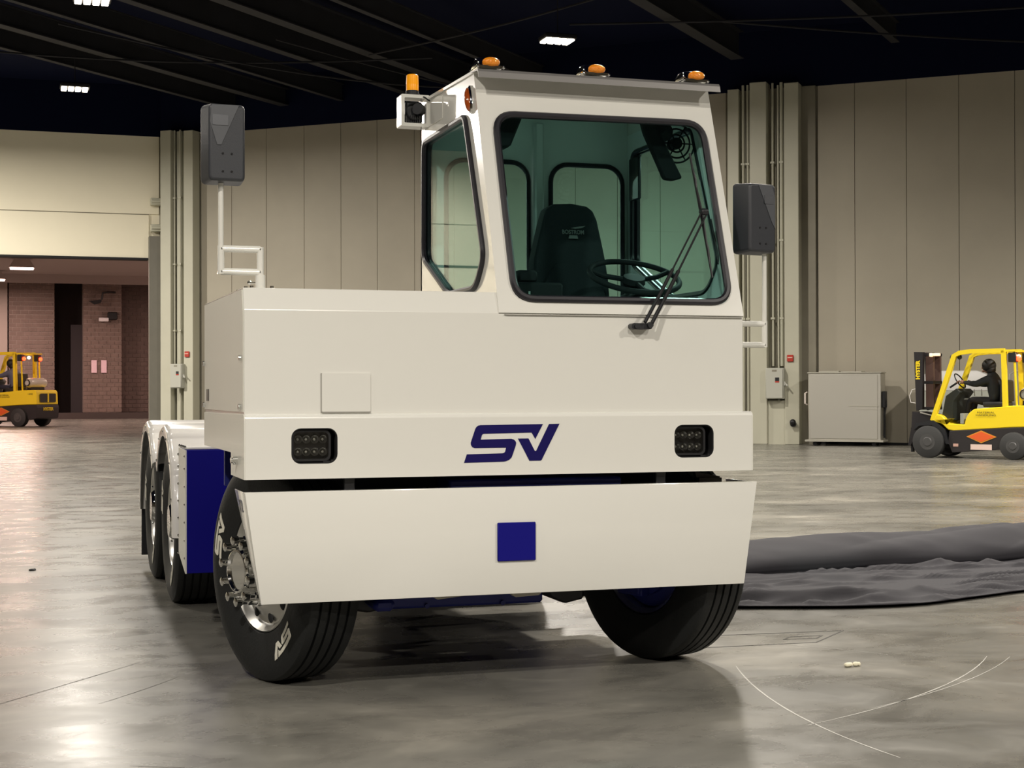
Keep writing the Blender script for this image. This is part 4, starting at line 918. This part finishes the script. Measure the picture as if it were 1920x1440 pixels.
# ------------------------------------------------------------------ drivers
def person(loc,fwd,s,label,shirt,pants,hairc,reach=1):
    a=math.atan2(fwd[1],fwd[0]); k=.00190
    def Z(px,py,y=0): return V(((370-px)*k,y,(1300-py)*k))
    J={'pelvis':(Z(1010,680),.18),'waist':(Z(1025,610),.18),'chest':(Z(1000,505),.21),'neck0':(Z(950,425),.12),'neck':(Z(925,385),.062),
       }
    vs=[];es=[];rs=[]
    def add(p,r_,par=None):
        vs.append(p); rs.append(r_); 
        if par is not None: es.append((par,len(vs)-1))
        return len(vs)-1
    pe=add(*J['pelvis']); wa=add(*J['waist'],pe); chh=add(*J['chest'],wa); n0=add(*J['neck0'],chh); nk=add(*J['neck'],n0)
    for sg in (-1,1):
        sh_=add(Z(955,460,sg*.17),.10,chh); el=add(Z(830,520,sg*.24),.072,sh_); wr=add(Z(680,495,sg*.17),.040,el)
        hp_=add(Z(960,705,sg*.10),.10,pe); kn=add(Z(740,680,sg*.15),.075,hp_); an=add(Z(710,850,sg*.15),.052,kn); 
    me=bpy.data.meshes.new('person'); me.from_pydata([tuple(v) for v in vs],es,[]); 
    o=bpy.data.objects.new('person',me); COL.objects.link(o); o.location=(loc[0],loc[1],0); o.rotation_euler=(0,0,a); o.scale=(s,s,s)
    me.materials.append(shirt)
    sk=o.modifiers.new('skin','SKIN'); sk.use_smooth_shade=True
    for i,d in enumerate(me.skin_vertices[0].data): d.radius=(rs[i],rs[i]); d.use_root=(i==0)
    o.modifiers.new('sub','SUBSURF').levels=1; o.modifiers['sub'].render_levels=1
    tag(o,label,'person')
    # bake so that materials split clothing by height
    dg=bpy.context.evaluated_depsgraph_get(); ev=o.evaluated_get(dg); me2=bpy.data.meshes.new_from_object(ev); o.modifiers.clear(); o.data=me2
    me2.materials.clear(); me2.materials.append(shirt); me2.materials.append(pants)
    for p in me2.polygons:
        p.use_smooth=True
        c=p.center
        p.material_index=1 if (c.z<(1300-655)*k and c.x>(370-1000)*k) or c.z<(1300-680)*k else 0
    skin=mat('skin',(.30,.16,.11),.6)
    hc=Z(905,335)
    b=B(); b.sphere(hc,.105,20,(.95,.78,1.18)); 
    b.sphere(hc+V((.108,0,-.015)),.020,8,(1,.8,1.3)); b.sphere(hc+V((.085,0,-.085)),.035,10,(1,1,.7)); b.tube([hc+V((-.01,0,-.07)),Z(925,390)],.05,12)
    for sg in (-1,1): b.sphere(hc+V((-.005,sg*.083,-.01)),.026,8,(.8,.4,1.2))
    b.link('head',skin,o)
    b=B()
    for sg in (-1,1): b.sphere(hc+V((.092,sg*.032,.018)),.012,8,(.6,1.3,.6))
    b.sphere(hc+V((.094,0,-.062)),.012,8,(.5,2.0,.4)); b.link('face_features',BLK,o)
    b=B(); b.sphere(hc+V((-.03,0,.03)),.142,20,(1,.92,.98)); b.sphere(hc+V((-.07,0,-.05)),.11,14,(.9,.95,1.05)); b.link('hair',hairc,o)
    # hands closed round the wheel rim
    for sg in (-1,1):
        b=B(); wr=Z(680,495,sg*.17); b.tube([wr,wr+V((.05,0,.005))],[.034,.042],10)
        for q in range(4):
            st=wr+V((.055,(q-1.5)*.022,.012)); b.tube([st,st+V((.05,0,.010)),st+V((.078,0,-.012)),st+V((.070,0,-.042))],[.012,.011,.010,.008],6)
        st=wr+V((.03,-sg*.04,.0)); b.tube([st,st+V((.04,-sg*.012,-.014)),st+V((.07,-sg*.002,-.03))],[.013,.012,.009],6)
        b.link('hand',skin,o)
    for sg in (-1,1):
        b=B(); b.prism([(-.09,0),(.20,0),(.21,.035),(.10,.075),(.03,.13),(-.07,.13),(-.095,.06)],-.045,.045,'Y',bev=.015,seg=2); an=Z(710,870,sg*.15); b.link('shoe',BLK,o,loc=(an.x,an.y,an.z-.11))
    return o
DK=mat('dark_jacket',(.010,.014,.018),.8); HR=mat('black_hair',(.006,.006,.006),.6)
person(pR,fwR,1.0,'person in dark jacket seated driving the forklift, hands on its steering wheel',DK,mat('black_trousers',(.008,.008,.010),.8),HR)
person(pL,fwL,s2,'person in grey blue shirt seated on the forklift in the passage',mat('blue_grey_shirt',(.09,.10,.16),.8),mat('navy_trousers',(.02,.022,.04),.8),HR)

# ================================================================== STEEL CABINET CART by the wall
def wcart():
    ct=wpt(20.95,.75,0); r=empty('steel_cabinet_cart',ct,0,'stainless steel cabinet on casters standing by the tall wall panels','cart'); r.matrix_basis=axes(ct,u,V((0,0,1)).cross(u)); out=-1 if V((0,0,1)).cross(u).dot(nn)<0 else 1
    B().box((-.90,-.35,.14),(.88,.35,1.80),.015).link('cabinet_body',STEEL,r)
    B().box((-.86,out*.35,.18),(.80,out*.365,1.76),.004).link('door',STEEL,r)
    b=B(); b.box((-.92,-.37,1.80),(.90,.37,1.825),.005); b.box((-.65,-.3,1.825),(-.15,.3,1.86),.005); b.box((-.1,-.3,1.825),(.4,.3,1.845)); b.link('top_sheet',mat('pale_steel',(.62,.60,.52),.4,.6),r)
    B().box((-.98,-.38,.10),(.94,.38,.15),.005).link('base_frame',mat('pale_steel',(.62,.60,.52),.4,.6),r)
    for x in (-.75,.70):
        for y in (-.28,.28):
            b=B(); b.lathe([(0,-.02),(.05,-.02),(.055,0),(.05,.02),(0,.02)],14,'Y'); b.box((-.02,-.03,.0),(.02,.03,.05)); b.link('caster',DKMET,r,loc=(x,y,.055))
    b=B(); b.tube([(-.96,out*.2,1.33),(-1.0,out*.25,1.30),(-1.0,out*.25,1.05),(-.96,out*.2,1.02)],.02,6); b.link('handle',mat('pale_handle',(.8,.72,.66),.4),r)
    b=B(); b.box((.90,out*.0,.95),(.98,out*.3,1.35),.01); b.box((.90,out*.05,.2),(.95,out*.1,1.3)); b.tube([(.97,out*.2,1.2),(1.0,out*.25,1.0),(.93,out*.2,.6),(.92,out*.2,.25)],.012,6); b.link('latch',DKMET,r)
    b=B(); b.box((.1,out*.366,.98),(.82,out*.372,1.0)); b.box((.3,out*.366,.90),(.8,out*.370,.91)); b.link('door_trim',mat('pale_steel',(.62,.60,.52),.4,.6),r,smooth=False)
wcart()
def pcart():
    ct=wpt(23.6,1.1,0); r=empty('covered_cart',ct,0,'cart under a translucent white cover behind the right forklift','cart'); r.matrix_basis=axes(ct,u,V((0,0,1)).cross(u))
    b=B(); b.prism([(-.85,1.35),(-.75,1.72),(-.55,1.84),(.55,1.84),(.80,1.72),(.85,1.35)],-.35,.35,'Y',bev=.05,seg=2); b.link('cover',mat('milky_plastic',(.75,.74,.72),.35),r)
    b=B(); b.box((-.82,-.33,.7),(.82,.33,1.36),.02); b.link('tray_box',mat('pale_tray',(.42,.44,.38),.5),r)
    b=B()
    for x in (-.8,.8):
        for y in (-.3,.3): b.tube([(x,y,.06),(x,y,.72)],.02,8); b.sphere((x,y,.055),.055,10,(1,.5,1))
    b.box((-.82,-.32,.2),(.82,.32,.24)); b.tube([(1.25,.0,1.0),(1.25,0,1.75),(1.35,0,1.82),(1.75,0,1.82),(1.85,0,1.75),(1.85,0,1.0),(.8,0,1.0)],.02,8); b.link('cart_frame',STEEL,r)
pcart()
